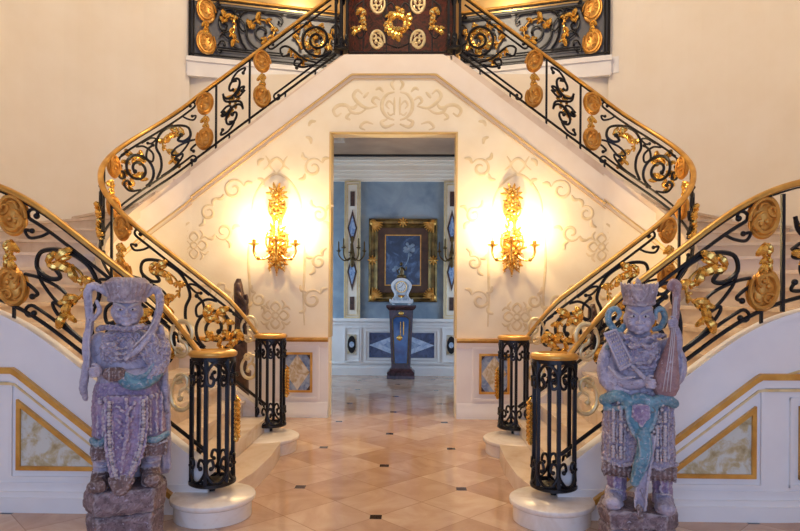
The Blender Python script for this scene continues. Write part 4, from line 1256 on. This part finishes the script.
F.loft(b,[(392,636,28,.125,.0),(402,636,32,.135,.0),(425,636,34,.15,.0),(448,636,34.5,.155,.0),(462,636,35,.155,.0)],30,2.6)
for x,d in ((604,.08),(609,.125),(616,.155),(623,.165),(649,.165),(656,.155),(663,.125),(668,.08)): F.tube(b,[(x,405,d-.02),(x,458,d+.005)],1.2,6)
F.tube(b,[(602,462,.08),(618,465,.15),(636,460,.17),(654,465,.15),(671,462,.08)],2.0,7)
F.out(b,'skirt','lavarm',.0065,1)
for x,d in ((612.5,.158),(619.5,.172),(652.5,.172),(659.5,.158)):
    b=MB(); beads(F,b,[(x,410),(x,432),(x,456)],1.9,d,15); F.out(b,'bead_row','rose',None)
b=MB()    # belt drape
F.tube(b,[(604,402,.10),(616,396,.16),(628,400,.18),(637,396,.185),(648,400,.18),(660,397,.15),(668,402,.10)],[6,6.5,6,5,6,6,5],10)
F.tube(b,[(605,410,.12),(618,408,.165),(626,402,.18)],[3,3,2],8)
F.plate(b,[(627,396),(648,396),(650,412),(645,428),(638,434),(630,428),(625,412)],.20,.05)
F.tube(b,[(624,402,.19),(627,422,.20),(637,436,.205),(648,422,.20),(652,402,.19)],2.2,8)
F.tube(b,[(640,430,.20),(641,446,.205),(637,462,.205),(632,478,.20)],[6.5,7.5,7,4.5],11)
for k in range(3): F.tube(b,[(635+k*5,434,.235),(637+k*4,452,.245),(630+k*3.5,476,.225)],1.2,6)
F.out(b,'sash','teal',.006,1)
b=MB()
F.plate(b,[(630,402),(645,402),(646,414),(638,424),(629,414)],.212,.03); F.out(b,'buckle_plate','violet',.005,1)
b=MB(); beads(F,b,[(617,402),(621,420),(632,434),(638,437),(645,434),(653,420),(657,402)],1.7,.188,21)
F.out(b,'bead_collar','bark',None)
b=MB()    # pale end of the sash
F.plate(b,[(646,432),(652,432),(645,480),(643,505),(636,510),(632,502),(634,482),(640,455)],.195,.04)
F.tube(b,[(650,434,.195),(644,478,.20),(642,503,.20)],1.5,7); F.tube(b,[(634,484,.195),(633,500,.20),(638,510,.20)],1.5,7)
F.out(b,'sash_end','lav',.006,1)
for x0,x1 in ((602,630),(645,671)):
    b=MB()
    for k in range(6):
        x=x0+(x1-x0)*(k+.5)/6
        F.tube(b,[(x,465,.12),(x-.5,470,.14),(x,477,.13)],[2.4,3,1.6],8)
    F.out(b,'fringe','bark',.006,1)
for x in (616,659):
    b=MB()
    F.loft(b,[(460,x,10,.085,.02),(480,x,9.5,.08,.03),(496,x,9,.075,.03),(503,x,10,.08,.03)],18,2.2)
    F.tube(b,[(x-2,476,.11),(x-2,498,.115)],2,7); F.tube(b,[(x+4,476,.10),(x+4,498,.105)],1.6,7)
    F.out(b,'legging','violet',.007,1)
for x,sg in ((614,-1),(659,1)):
    b=MB()
    F.tube(b,[(x,494,.03),(x+sg*1,500,.10),(x+sg*1.5,502,.17)],[9,9,8],12)
    F.ell(b,x+sg*1.5,504,.13,10.5,.10,4); F.ell(b,x+sg*2,500,.20,8,.04,5)
    F.tube(b,[(x-6,492,.10),(x,489,.15),(x+7,492,.10)],1.3,6)
    F.out(b,'boot','lav',.006,1)
b=MB(); F.tube(b,[(636,502,.20),(638,512,.21),(637,520,.20)],[3.4,4,2],8); F.out(b,'tassel','bark',.006,1)
plinth(F,[(549.5,636,35,.21),(534,636,37,.23),(526,636,34,.21)],'plinth')
plinth(F,[(525.5,636,36,.22),(520,636,37,.24),(510,636,37,.23),(506.5,636,35,.22)],'plinth')

rt.rotation_euler=(0,0,math.radians(-18)); rt.location=(rt.location.x*1.025+.0,4.0,0)
# ================================================================== slim dark carvings in the stair wells
def slim(cx,D,top,label,ht):
    x=.215+(cx-412)*D/610
    rt=thing('statue',label,'statue',(x,D,0),None)
    s=.0126
    def p(a,z,d=0): return Vector((x+a*s,D-d,z))
    b=MB()
    z=ht
    # hooded, draped body leaning to one side
    prof=[(-2.5,z-.02,2.0,.03),(-3,z-.09,4.2,.055),(-2.5,z-.18,5.0,.06),(-.5,z-.30,6.6,.07),(.8,z-.42,7.2,.075),(1,z-.55,6.0,.07),(.6,z-.75,5.6,.07),(.4,z-1.0,6,.075),(.2,z-1.2,6.5,.08)]
    R=[]
    for a,zz,w,dp in prof:
        R.append([p(a+w*math.cos(2*PI*k/18),zz,dp*math.sin(2*PI*k/18)) for k in range(18)])
    b.loft(R)
    for q in range(5):
        o=(q-2)*2.4
        b.tube(cr([p(-2.6+o*.4,z-.12,.05),p(-.5+o*.7,z-.3,.065),p(1+o,z-.55,.068),p(o,z-.9,.07),p(o,z-1.18,.075)],5),.013,6)
    b.tube(cr([p(-5,z-.16,.04),p(1,z-.24,.08),p(6,z-.36,.07),p(5,z-.48,.07)],5),.02,7)
    b.tube(cr([p(5.5,z-.22,.03),p(7,z-.32,.05),p(3,z-.42,.08)],5),.022,7)
    b.ell(p(-2.2,z-.12,.045),(.03,.03,.045))
    remesh(b.build('figure',M['dark_wood'],rt,sharp=180),.008,1)
    b=MB().lathe((x,D,0),[(.16,0),(.16,.08),(.13,.1),(.11,.16),(.10,z-1.3),(.13,z-1.24),(.13,z-1.18),(.02,z-1.18)],20)
    b.build('stand',M['dark_wood'],rt)
slim(240,7.62,278,'slim dark wooden figure behind the balustrade of the left stair, before the cream wall',1.84)
slim(594,7.62,308,'slim dark wooden carving mostly hidden behind the balustrade of the right stair',1.55)
# ------------------------------------------------------------------ wall lights beside the doorway
def sconce(X,side):
    y0=YW-.012
    rt=thing('wall_sconce','gilt foliate wall sconce with lit candles on the cream wall %s of the doorway'%side,'wall light',(X,y0,2.3),'lit gilt sconces')
    rnd=random.Random(5)
    def P(a,z,d=0): return Vector((X+a,y0-d,z))
    b=MB()
    # tapering back plate
    b.prism([(0,1.94),(-.07,2.02),(-.10,2.12),(-.13,2.22),(-.10,2.40),(-.05,2.55),(-.085,2.68),(-.10,2.80),(-.07,2.90),(-.035,2.99),(0,3.05),(.035,2.99),(.07,2.90),(.10,2.80),(.085,2.68),(.05,2.55),(.10,2.40),(.13,2.22),(.10,2.12),(.07,2.02)],lambda a,c:P(a,c,.0),lambda a,c:P(a,c,.03))
    b.build('back_plate',M['gold'],rt)
    def rosette(name,zc,R,n,lift,z1=None):
        b=MB()
        for k in range(n):
            a=2*PI*k/n+.2
            L=R*(.7+.6*rnd.random())
            pts=[P(0,zc,.03),P(math.cos(a)*L*.5,zc+math.sin(a)*L*.5,lift),P(math.cos(a)*L,zc+math.sin(a)*L,.05),P(math.cos(a)*L*1.1,zc+math.sin(a)*L*1.1+.01,.03)]
            b.tube(cr(pts,3),[.012,.016,.02,.022,.02,.018,.014,.011,.008,.006],6)
        b.ell(P(0,zc,lift),(R*.28,.03,R*.28))
        b.build(name,M['gold'],rt)
    rosette('leaf_crown',2.95,.11,11,.07)
    rosette('leaf_cluster',2.82,.11,10,.06)
    rosette('leaf_cluster',2.66,.095,9,.06)
    rosette('leaf_cluster',2.40,.13,10,.07)
    rosette('leaf_cluster',2.22,.15,12,.09)
    rosette('leaf_cluster',2.08,.12,10,.08)
    for sg in (-1,1):
        b=MB(); b.tube(cr([P(sg*.05,2.5,.04),P(sg*.13,2.42,.05),P(sg*.14,2.28,.05),P(sg*.08,2.2,.05),P(sg*.05,2.28,.06)],6),.013,6); b.ell(P(sg*.05,2.28,.06),(.02,)*3)
        b.tube(cr([P(sg*.03,2.62,.04),P(sg*.10,2.7,.05),P(sg*.10,2.84,.05),P(sg*.04,2.88,.05)],6),.012,6)
        b.build('scroll',M['gold'],rt)
        b=MB()
        for k in range(6): b.ell(P(sg*(.10+.012*math.sin(k)),2.12-.035*k,.04),(.016-.001*k,)*3,None,8,6)
        b.tube([P(sg*.10,2.2,.03),P(sg*.10,1.92,.04)],[.01,.005])
        b.build('drop',M['gold'],rt)
    b=MB()
    for k in range(5): b.ell(P(0,2.0-.03*k,.05),(.03-.005*k,)*3,None,8,6)
    b.build('drop',M['gold'],rt)
    # arms
    for ax,d,zc in ((-.27,.17,2.29),(.27,.17,2.29),(.05 if X<0 else -.05,.30,2.33)):
        arm=MB().tube(cr([P(ax*.2,2.18,.05),P(ax*.45,2.10,d*.7),P(ax*.8,2.09,d),P(ax*1.0,2.17,d),P(ax,zc-.05,d)],6),.016,8)
        arm.ell(P(ax*.8,2.09,d),(.026,)*3)
        c=P(ax,0,d)
        arm.lathe((c.x,c.y,zc-.05),[(.012,0),(.02,.012),(.03,.02),(.068,.035),(.072,.045),(.06,.048),(.02,.045),(.026,.06),(.028,.09),(.02,.095)],18)
        ao=arm.build('arm',M['gold'],rt)
        MB().lathe((c.x,c.y,zc+.04),[(.013,0),(.013,.11),(.006,.115)],12).build('candle',M['candle'],ao)
        MB().lathe((c.x,c.y,zc+.155),[(.005,0),(.012,.015),(.013,.03),(.007,.06),(.001,.08)],12).build('bulb',M['flame'],ao)
        point('candle_light',(c.x,c.y,zc+.2),SCONCE_W,(1,.72,.36),.03)
def area(name,loc,rot,sx,sy,e,col):
    l=bpy.data.lights.new(name,'AREA'); l.shape='RECTANGLE'; l.size=sx; l.size_y=sy; l.energy=e; l.color=col
    o=bpy.data.objects.new(name,l); COL.objects.link(o); o.location=loc; o.rotation_euler=[math.radians(a) for a in rot]; return o
def point(name,loc,e,col,r=.05):
    l=bpy.data.lights.new(name,'POINT'); l.energy=e; l.color=col; l.shadow_soft_size=r
    o=bpy.data.objects.new(name,l); COL.objects.link(o); o.location=loc; return o
SCONCE_W=34
sconce(-1.575,'left'); sconce(1.515,'right')

# sconces in the upper hall
for sx,side in SIDES:
    X=sx*2.25; y0=12.65
    rt=thing('wall_sconce','small lit wall lamp glowing above the %s balcony railing'%side,'wall light',(X,y0,7.3),'upper hall lamps')
    MB().lathe((X,y0-.02,7.1),[(.02,0),(.07,.04),(.09,.12),(.05,.2),(.02,.24)],16,.4).build('back_plate',M['gold'],rt)
    for a in (-.12,.12):
        b=MB().tube(cr([Vector((X,y0-.04,7.18)),Vector((X+a*.6,y0-.12,7.12)),Vector((X+a,y0-.14,7.2))],5),.012,7)
        ao=b.lathe((X+a,y0-.14,7.2),[(.012,0),(.04,.015),(.02,.02),(.02,.09)],12).build('arm',M['gold'],rt)
        MB().lathe((X+a,y0-.14,7.29),[(.005,0),(.015,.02),(.012,.05),(.001,.08)],10).build('bulb',M['flame'],ao)
    point('hall_lamp',(X,y0-.22,7.45),34,(1,.78,.45),.06)

# ------------------------------------------------------------------ painted arabesques on the portal wall
def PXW(px,py): return (.215+(px-412)*8.07/610, 1.6+(297-py)*8.07/610)
st=[]
def stroke(pts,w=.013,px=True,sm=6): st.append(([PXW(*p) for p in pts] if px else pts,w*1.5,sm))
def sp_px(cx,cy,r0,r1,a0,turns,ey=1): return [(cx+r*math.cos(a),cy-ey*r*math.sin(a)) for r,a in [(r0+(r1-r0)*i/14,a0+2*PI*turns*i/14) for i in range(15)]]
# beside the doorway
stroke([(248,232),(247,262),(249,296),(247,328)],.010); stroke([(303,236),(304,262),(303,296),(304,326)],.010)
stroke([(250,226),(252,200),(262,182),(275,174),(289,182),(299,200),(301,226)],.010)
stroke([(275,174),(268,165),(275,158),(282,165),(275,174)],.010); stroke([(262,170),(268,164),(264,156)],.009); stroke([(288,170),(282,164),(286,156)],.009)
for cx,cy in ((192,246),(275,316)):
    for a in range(4):
        t=a*PI/2
        R=lambda u,v: (cx+u*math.cos(t)-v*math.sin(t),cy+u*math.sin(t)+v*math.cos(t))
        stroke([R(3,0),R(8,4.5),R(13,0),R(8,-4.5),R(3,0)],.010)
        stroke([R(6,6),R(11,9),R(15,6)],.009); stroke([R(6,-6),R(11,-9),R(15,-6)],.009)
    stroke(sp_px(cx,cy,3,3,0,1),.010)
for (cx,cy,r,a0,tn) in ((232,190,11,.3,1.3),(250,172,9,2.4,-1.3),(207,213,8,1,1.2),(312,168,10,.5,1.3),(318,215,8,2,-1.2),(222,232,9,3.5,1.2),(205,292,11,.3,-1.3),(235,300,9,2.2,1.3),
    (312,300,10,.6,1.3),(258,300,7,2,1.2),(180,236,6,1,1.2),(172,275,8,3,-1.2),(266,146,7,.4,1.2),(300,130,8,2,-1.2),(218,318,8,2,1.1),(318,262,7,1,1.2),(160,250,7,2,1.2)):
    stroke(sp_px(cx,cy,r,2.5,a0,tn),.012)
    for q in range(3):
        a=a0+2*PI*tn*.2*q; x=cx+r*1.0*math.cos(a); y=cy-r*math.sin(a)
        stroke([(x,y),(x+5*math.cos(a+.6),y-5*math.sin(a+.6)),(x+9*math.cos(a+.1),y-9*math.sin(a+.1))],.014)
# above the doorway, half of a symmetrical crest
stroke([(393,92),(386,94),(381,101),(381,110),(386,117),(393,120)],.014); stroke([(393,97),(393,106),(393,115)],.009)
stroke([(393,80),(390,84),(393,90)],.012); stroke([(379,100),(374,97),(371,101),(375,105)],.012); stroke([(382,92),(378,88),(374,90)],.012)
stroke([(386,119),(380,122),(384,127),(393,124)],.014)
stroke([(376,106),(366,108),(358,104),(352,96),(356,90),(361,94)],.014); stroke([(366,108),(358,113),(350,112),(346,106),(338,105),(332,110),(335,116),(340,113)],.014)
stroke([(356,104),(352,108),(346,106)],.014); stroke([(352,96),(346,93),(344,88)],.012); stroke([(372,124),(364,122),(359,127),(364,130)],.011)
stroke([(350,112),(345,117),(349,120)],.012); stroke([(362,98),(367,92)],.012)
stroke([(393,106),(388,101),(385,105),(388,109)],.009); stroke([(393,113),(389,115),(386,112)],.008)
st=[q for q in st if all(z<zn_in(L2I+2.72-min(2.72,abs(x)))-.56 for x,z in q[0])]
b=MB()
for pts,w,sm in st:
    for sx in (1,-1):
        q=cr([Vector((sx*x,YW-.001,z)) for x,z in pts],sm)
        m=len(q); b.tube(q,[w*(.45+.75*math.sin(PI*(i+.5)/m)) for i in range(m)],6,flat=.22)
struct(b.build('trim_19',M['stencil']))

# ------------------------------------------------------------------ the room beyond
rt=thing('picture','dark still life picture in a heavy ornate gilt frame on the blue wall','picture',(.02,12.48,2.35))
cx=.02; z0,z1=1.50,3.20; hw=.70
b=MB()
prof=[(0,0),(.0,.05),(.035,.085),(.06,.06),(.10,.055),(.13,.09),(.165,.05),(.20,.03),(.20,0)]
cor=[(-1,-1),(1,-1),(1,1),(-1,1)]
R=[]
for ex,ez in cor:
    X=cx+ex*hw; Z=z0 if ez<0 else z1
    R.append([Vector((X-ex*a,12.49-d,Z-ez*a)) for a,d in prof])
m=len(prof)
vs=[p for r in R for p in r]; fs=[]
for i in range(4):
    j=(i+1)%4
    for k in range(m-1): fs.append((i*m+k,i*m+k+1,j*m+k+1,j*m+k))
b.add(vs,fs,False); b.build('outer_frame',M['frame_gold'] if 'frame_gold' in M else M['gold_matte'],rt,sharp=30)
for ex,ez in cor:
    b=MB()
    X=cx+ex*(hw-.09); Z=(z0+.09 if ez<0 else z1-.09)
    for k in range(7):
        a=k*PI/12
        b.tube(cr([Vector((X,12.40,Z)),Vector((X-ex*.10*math.cos(a),12.385,Z-ez*.10*math.sin(a))),Vector((X-ex*.2*math.cos(a),12.41,Z-ez*.2*math.sin(a)))],3),[.03,.028,.026,.022,.02,.016,.012],6)
    b.ell((X,12.39,Z),(.07,.04,.07)); b.build('carved_leaf',M['gold_matte'],rt)
for X,Z in ((cx,z0+.08),(cx,z1-.08),(cx-hw+.08,(z0+z1)/2),(cx+hw-.08,(z0+z1)/2)):
    b=MB()
    for k in range(8):
        a=k*PI/4; b.tube([Vector((X,12.40,Z)),Vector((X+.1*math.cos(a),12.40,Z+.1*math.sin(a)))],[.028,.012],6)
    b.ell((X,12.39,Z),(.05,.035,.05)); b.build('carved_leaf',M['gold_matte'],rt)
b=MB(); frame_rect(b,cx-.51,cx+.51,z0+.19,z1-.19,.15,12.445,12.48,None); b.build('inner_border',M['brown_mat'] if 'brown_mat' in M else M['bark'],rt)
b=MB(); frame_rect(b,cx-.37,cx+.37,z0+.33,z1-.33,.02,12.435,12.46,None); b.build('slip',M['gold_matte'],rt)
def painting():
    m,nt,bs=new_mat('painting'); L=nt.links.new; v=coords(nt)
    f=noise(nt,3.2,7,.6,v,1.2)
    c=ramp(nt,[(.3,rgb('141d30')),(.5,rgb('253550')),(.66,rgb('5d7494')),(.8,rgb('8fa3ba'))],f)
    L(c,bs.inputs['Base Color']); bs.inputs['Roughness'].default_value=.3; return m
MB().box(cx-.355,cx+.355,12.45,12.46,z0+.34,z1-.34).build('canvas',painting(),rt)
b=MB()
M['bloom']=simple('bloom',[(.3,rgb('5a6b80')),(.7,rgb('98a6b4'))],.5,0,9)
for k in range(9):
    a=k*2*PI/9; b.ell((cx+.13+.085*math.cos(a),12.448,2.58+(.05+.07*(k%2))*math.sin(a)),(.03+.012*(k%3),.006,.036),None,10,6)
b.ell((cx+.13,12.446,2.58),(.05,.008,.04)); b.tube(cr([Vector((cx+.13,12.449,2.55)),Vector((cx+.10,12.449,2.35)),Vector((cx+.02,12.449,2.2))],5),.012,6); b.build('painted_flower',M['bloom'],rt); b=MB()
for q in ((-.14,2.2),(-.18,2.15),(-.08,2.17),(-.04,2.13)): b.ell((cx+q[0],12.448,q[1]),(.045,.005,.04),None,10,6)
b.build('painted_fruit',M['bloom'],rt)

# dark candelabra on the pilasters
for sx,side in SIDES:
    X=sx*1.015; y0=12.40
    rt=thing('wall_sconce','dark bronze candelabra sconce with bare candle arms %s of the gilt framed picture'%side,'wall light',(X,y0,2.5),'bronze sconces')
    b=MB().lathe((X,y0,2.2),[(.02,0),(.05,.06),(.03,.14),(.06,.24),(.04,.34),(.02,.5),(.045,.56),(.01,.64)],14,.5); b.build('back_plate',M['pipe'],rt)
    for a,d,zc in ((-.26,.12,2.54),(.26,.12,2.54),(-.15,.2,2.60),(.15,.2,2.60),(0,.24,2.50)):
        b=MB().tube(cr([Vector((X+a*.1,y0-.03,2.40)),Vector((X+a*.55,y0-d*.8,2.33)),Vector((X+a*.95,y0-d,2.42)),Vector((X+a,y0-d,zc-.03))],6),.014,7)
        b.lathe((X+a,y0-d,zc-.04),[(.01,0),(.045,.02),(.05,.03),(.02,.032),(.02,.07)],12)
        ao=b.build('arm',M['pipe'],rt)
        MB().lathe((X+a,y0-d,zc+.03),[(.014,0),(.014,.12),(.003,.15)],10).build('candle',M['pipe'],ao)

# tall pedestal clock case
rt=thing('pedestal_clock','tall dark wood clock pedestal with a glazed pendulum door, centred in the far room','clock pedestal',(0,12.1,0))
def bx(name,mat,*q): return MB().box(*q).build(name,M[mat],rt,bevel=.006)
bx('plinth','mahog2',-.27,.27,11.86,12.32,.0,.07); 
b=MB().loft([[Vector((sx*w,12.09+sy*d,z)) for sx,sy in ((-1,-1),(1,-1),(1,1),(-1,1))] for w,d,z in ((.26,.22,.07),(.27,.225,.12),(.22,.19,.17),(.205,.18,.20))]); b.smooth=[False]*len(b.f); b.build('base',M['mahog2'],rt)
b=MB().loft([[Vector((sx*w,12.09+sy*d,z)) for sx,sy in ((-1,-1),(1,-1),(1,1),(-1,1))] for w,d,z in ((.185,.16,.20),(.235,.185,1.34))]); b.smooth=[False]*len(b.f); b.build('case',M['mahog2'],rt)
b=MB().loft([[Vector((sx*w,12.09+sy*d,z)) for sx,sy in ((-1,-1),(1,-1),(1,1),(-1,1))] for w,d,z in ((.24,.19,1.34),(.27,.21,1.37),(.29,.23,1.40),(.29,.23,1.44))]); b.smooth=[False]*len(b.f); b.build('cornice',M['mahog2'],rt)
def fy(z): return 12.09-(.16+.025*(z-.2)/1.14)-.003
def fw(z): return .185+.05*(z-.2)/1.14
dr=MB().prism([(-.13,.30),(.13,.30),(.165,1.16),(.10,1.22),(-.10,1.22),(-.165,1.16)],lambda a,c:Vector((a,fy(c)-.012,c)),lambda a,c:Vector((a,fy(c)-.002,c))).build('door_glass',M['clock_glass_reflect'],rt)
b=MB(); b.tube([Vector((a,fy(c)-.014,c)) for a,c in ((-.13,.30),(.13,.30),(.165,1.16),(.10,1.22),(-.10,1.22),(-.165,1.16))],.012,6,closed=True); b.build('door_moulding',M['pipe'],rt)
b=MB(); b.tube([Vector((-.01,fy(1.1)-.022,1.12)),Vector((-.01,fy(.8)-.022,.78))],.007,6); b.lathe((-.03,fy(.8)-.022,.74),[(.0,0),(.045,.03),(.06,.06),(.045,.09),(.0,.12)],16,.25); b.tube([Vector((.05,fy(1.1)-.022,1.12)),Vector((.05,fy(.7)-.022,.86))],.012,6); b.build('pendulum',M['gold'],rt)
b=MB(); b.ell((0,fy(1.3)-.01,1.28),(.05,.02,.04)); b.build('mount',M['gold'],rt)
# bracket clock standing on it
rt=thing('clock','white waisted clock with a dark figure on top, standing on the tall pedestal','clock',(-.0,12.08,1.44))
out=[(-.20,1.475),(-.21,1.53),(-.15,1.60),(-.14,1.66),(-.19,1.76),(-.20,1.85),(-.14,1.93),(-.06,1.97),(.06,1.97),(.14,1.93),(.20,1.85),(.19,1.76),(.14,1.66),(.15,1.60),(.21,1.53),(.20,1.475)]
b=MB().prism(cr([Vector((p[0],p[1],0)) for p in out],3)and[(q.x,q.y) for q in cr([Vector((p[0],p[1],0)) for p in out],3)],lambda a,c:Vector((a,11.99,c)),lambda a,c:Vector((a,12.16,c))); b.build('case',M['enamel'],rt,bevel=.01)
b=MB(); ins=[(q.x*.74,1.735+(q.y-1.735)*.78) for q in cr([Vector((p[0],p[1],0)) for p in out],3)]
b.prism(ins,lambda a,c:Vector((a,11.982,c)),lambda a,c:Vector((a,11.995,c))); b.build('glazed_front',M['enamel_blue'],rt)
MB().lathe((0,0,0),[(.10,0),(.105,.008),(.09,.012)],24).v
d=MB(); d.prism([(.1*math.cos(a),1.80+.1*math.sin(a)) for a in [2*PI*k/28 for k in range(28)]],lambda a,c:Vector((a,11.972,c)),lambda a,c:Vector((a,11.985,c))); dl=d.build('dial',M['enamel'],rt)
b=MB(); b.tube([Vector((.105*math.cos(2*PI*k/28),11.974,1.80+.105*math.sin(2*PI*k/28))) for k in range(28)],.009,6,closed=True); b.build('bezel',M['gold'],rt)
b=MB(); b.tube([Vector((0,11.969,1.80)),Vector((.035,11.969,1.85))],.005,5); b.tube([Vector((0,11.969,1.80)),Vector((-.05,11.969,1.78))],.005,5)
for k in range(12):
    a=k*PI/6; b.ell((.078*math.cos(a),11.971,1.80+.078*math.sin(a)),(.008,.003,.008),None,6,4)
b.build('hand',M['iron'],dl)
b=MB()
for k in range(7):
    a=PI*k/6+PI; b.tube([Vector((0,11.975,1.62)),Vector((.07*math.cos(a),11.97,1.63+.05*math.sin(a)))],[.014,.006],5)
b.build('mount',M['gold'],rt)
for sx in (-1,1):
    b=MB().lathe((sx*.15,12.05,1.44),[(.03,0),(.035,.01),(.02,.025),(.03,.04)],10); b.tube(cr([Vector((sx*.16,12.05,1.47)),Vector((sx*.22,12.0,1.5)),Vector((sx*.215,11.99,1.56))],4),.015,6); b.build('foot',M['enamel'],rt)
b=MB(); b.lathe((0,12.08,1.96),[(.11,0),(.09,.03),(.10,.06),(.05,.09)],16,.7)
b.tube(cr([Vector((0,12.08,2.03)),Vector((.01,12.07,2.12)),Vector((-.005,12.06,2.2))],4),[.05,.05,.048,.045,.045,.042,.04,.035,.03],8)
b.ell((-.005,12.05,2.25),(.032,.032,.04)); b.tube(cr([Vector((.03,12.07,2.17)),Vector((.08,12.05,2.13)),Vector((.10,12.03,2.2))],4),.014,6); b.tube(cr([Vector((-.03,12.07,2.17)),Vector((-.08,12.05,2.11)),Vector((-.06,12.0,2.06))],4),.014,6)
b.build('figure',M['pipe'],rt)
# ------------------------------------------------------------------ camera and light
cd=bpy.data.cameras.new('camera'); cam=bpy.data.objects.new('camera',cd); COL.objects.link(cam)
CX,YAW,ROLL=.215,1.15,.35
cam.location=(CX,0,1.6)
cam.rotation_euler=(Matrix.Rotation(math.radians(YAW),3,'Z')@Matrix.Rotation(math.radians(90),3,'X')@Matrix.Rotation(math.radians(ROLL),3,'Z')).to_euler()
cd.sensor_width=36; cd.lens=610/800*36; cd.shift_y=31.5/800
cd.clip_end=100
SC.camera=cam
area('window_daylight',(0,-3.5,2.4),(90,0,0),8,4,320,(.44,.60,1.0))
point('hall_chandelier',(0,6.0,8.2),480,(1,.83,.60),.6)
area('far_room_window',(-3.0,11.2,1.9),(0,-90,0),1.6,2.2,75,(.46,.68,1.0))
area('far_room_window',(3.0,11.2,1.9),(0,90,0),1.6,2.2,75,(.46,.68,1.0))
point('far_room_fill',(0,10.9,3.6),7,(1,.78,.55),.15)  # added warm fill to lift the far room's brown ceiling, no fixture built
w=bpy.data.worlds.new('world'); SC.world=w; w.use_nodes=True
w.node_tree.nodes['Background'].inputs[0].default_value=(.62,.72,1,1); w.node_tree.nodes['Background'].inputs[1].default_value=.2
vs=SC.view_settings; vs.view_transform='Standard'; vs.look='None'; vs.gamma=1; vs.use_curve_mapping=False; vs.exposure=0.0
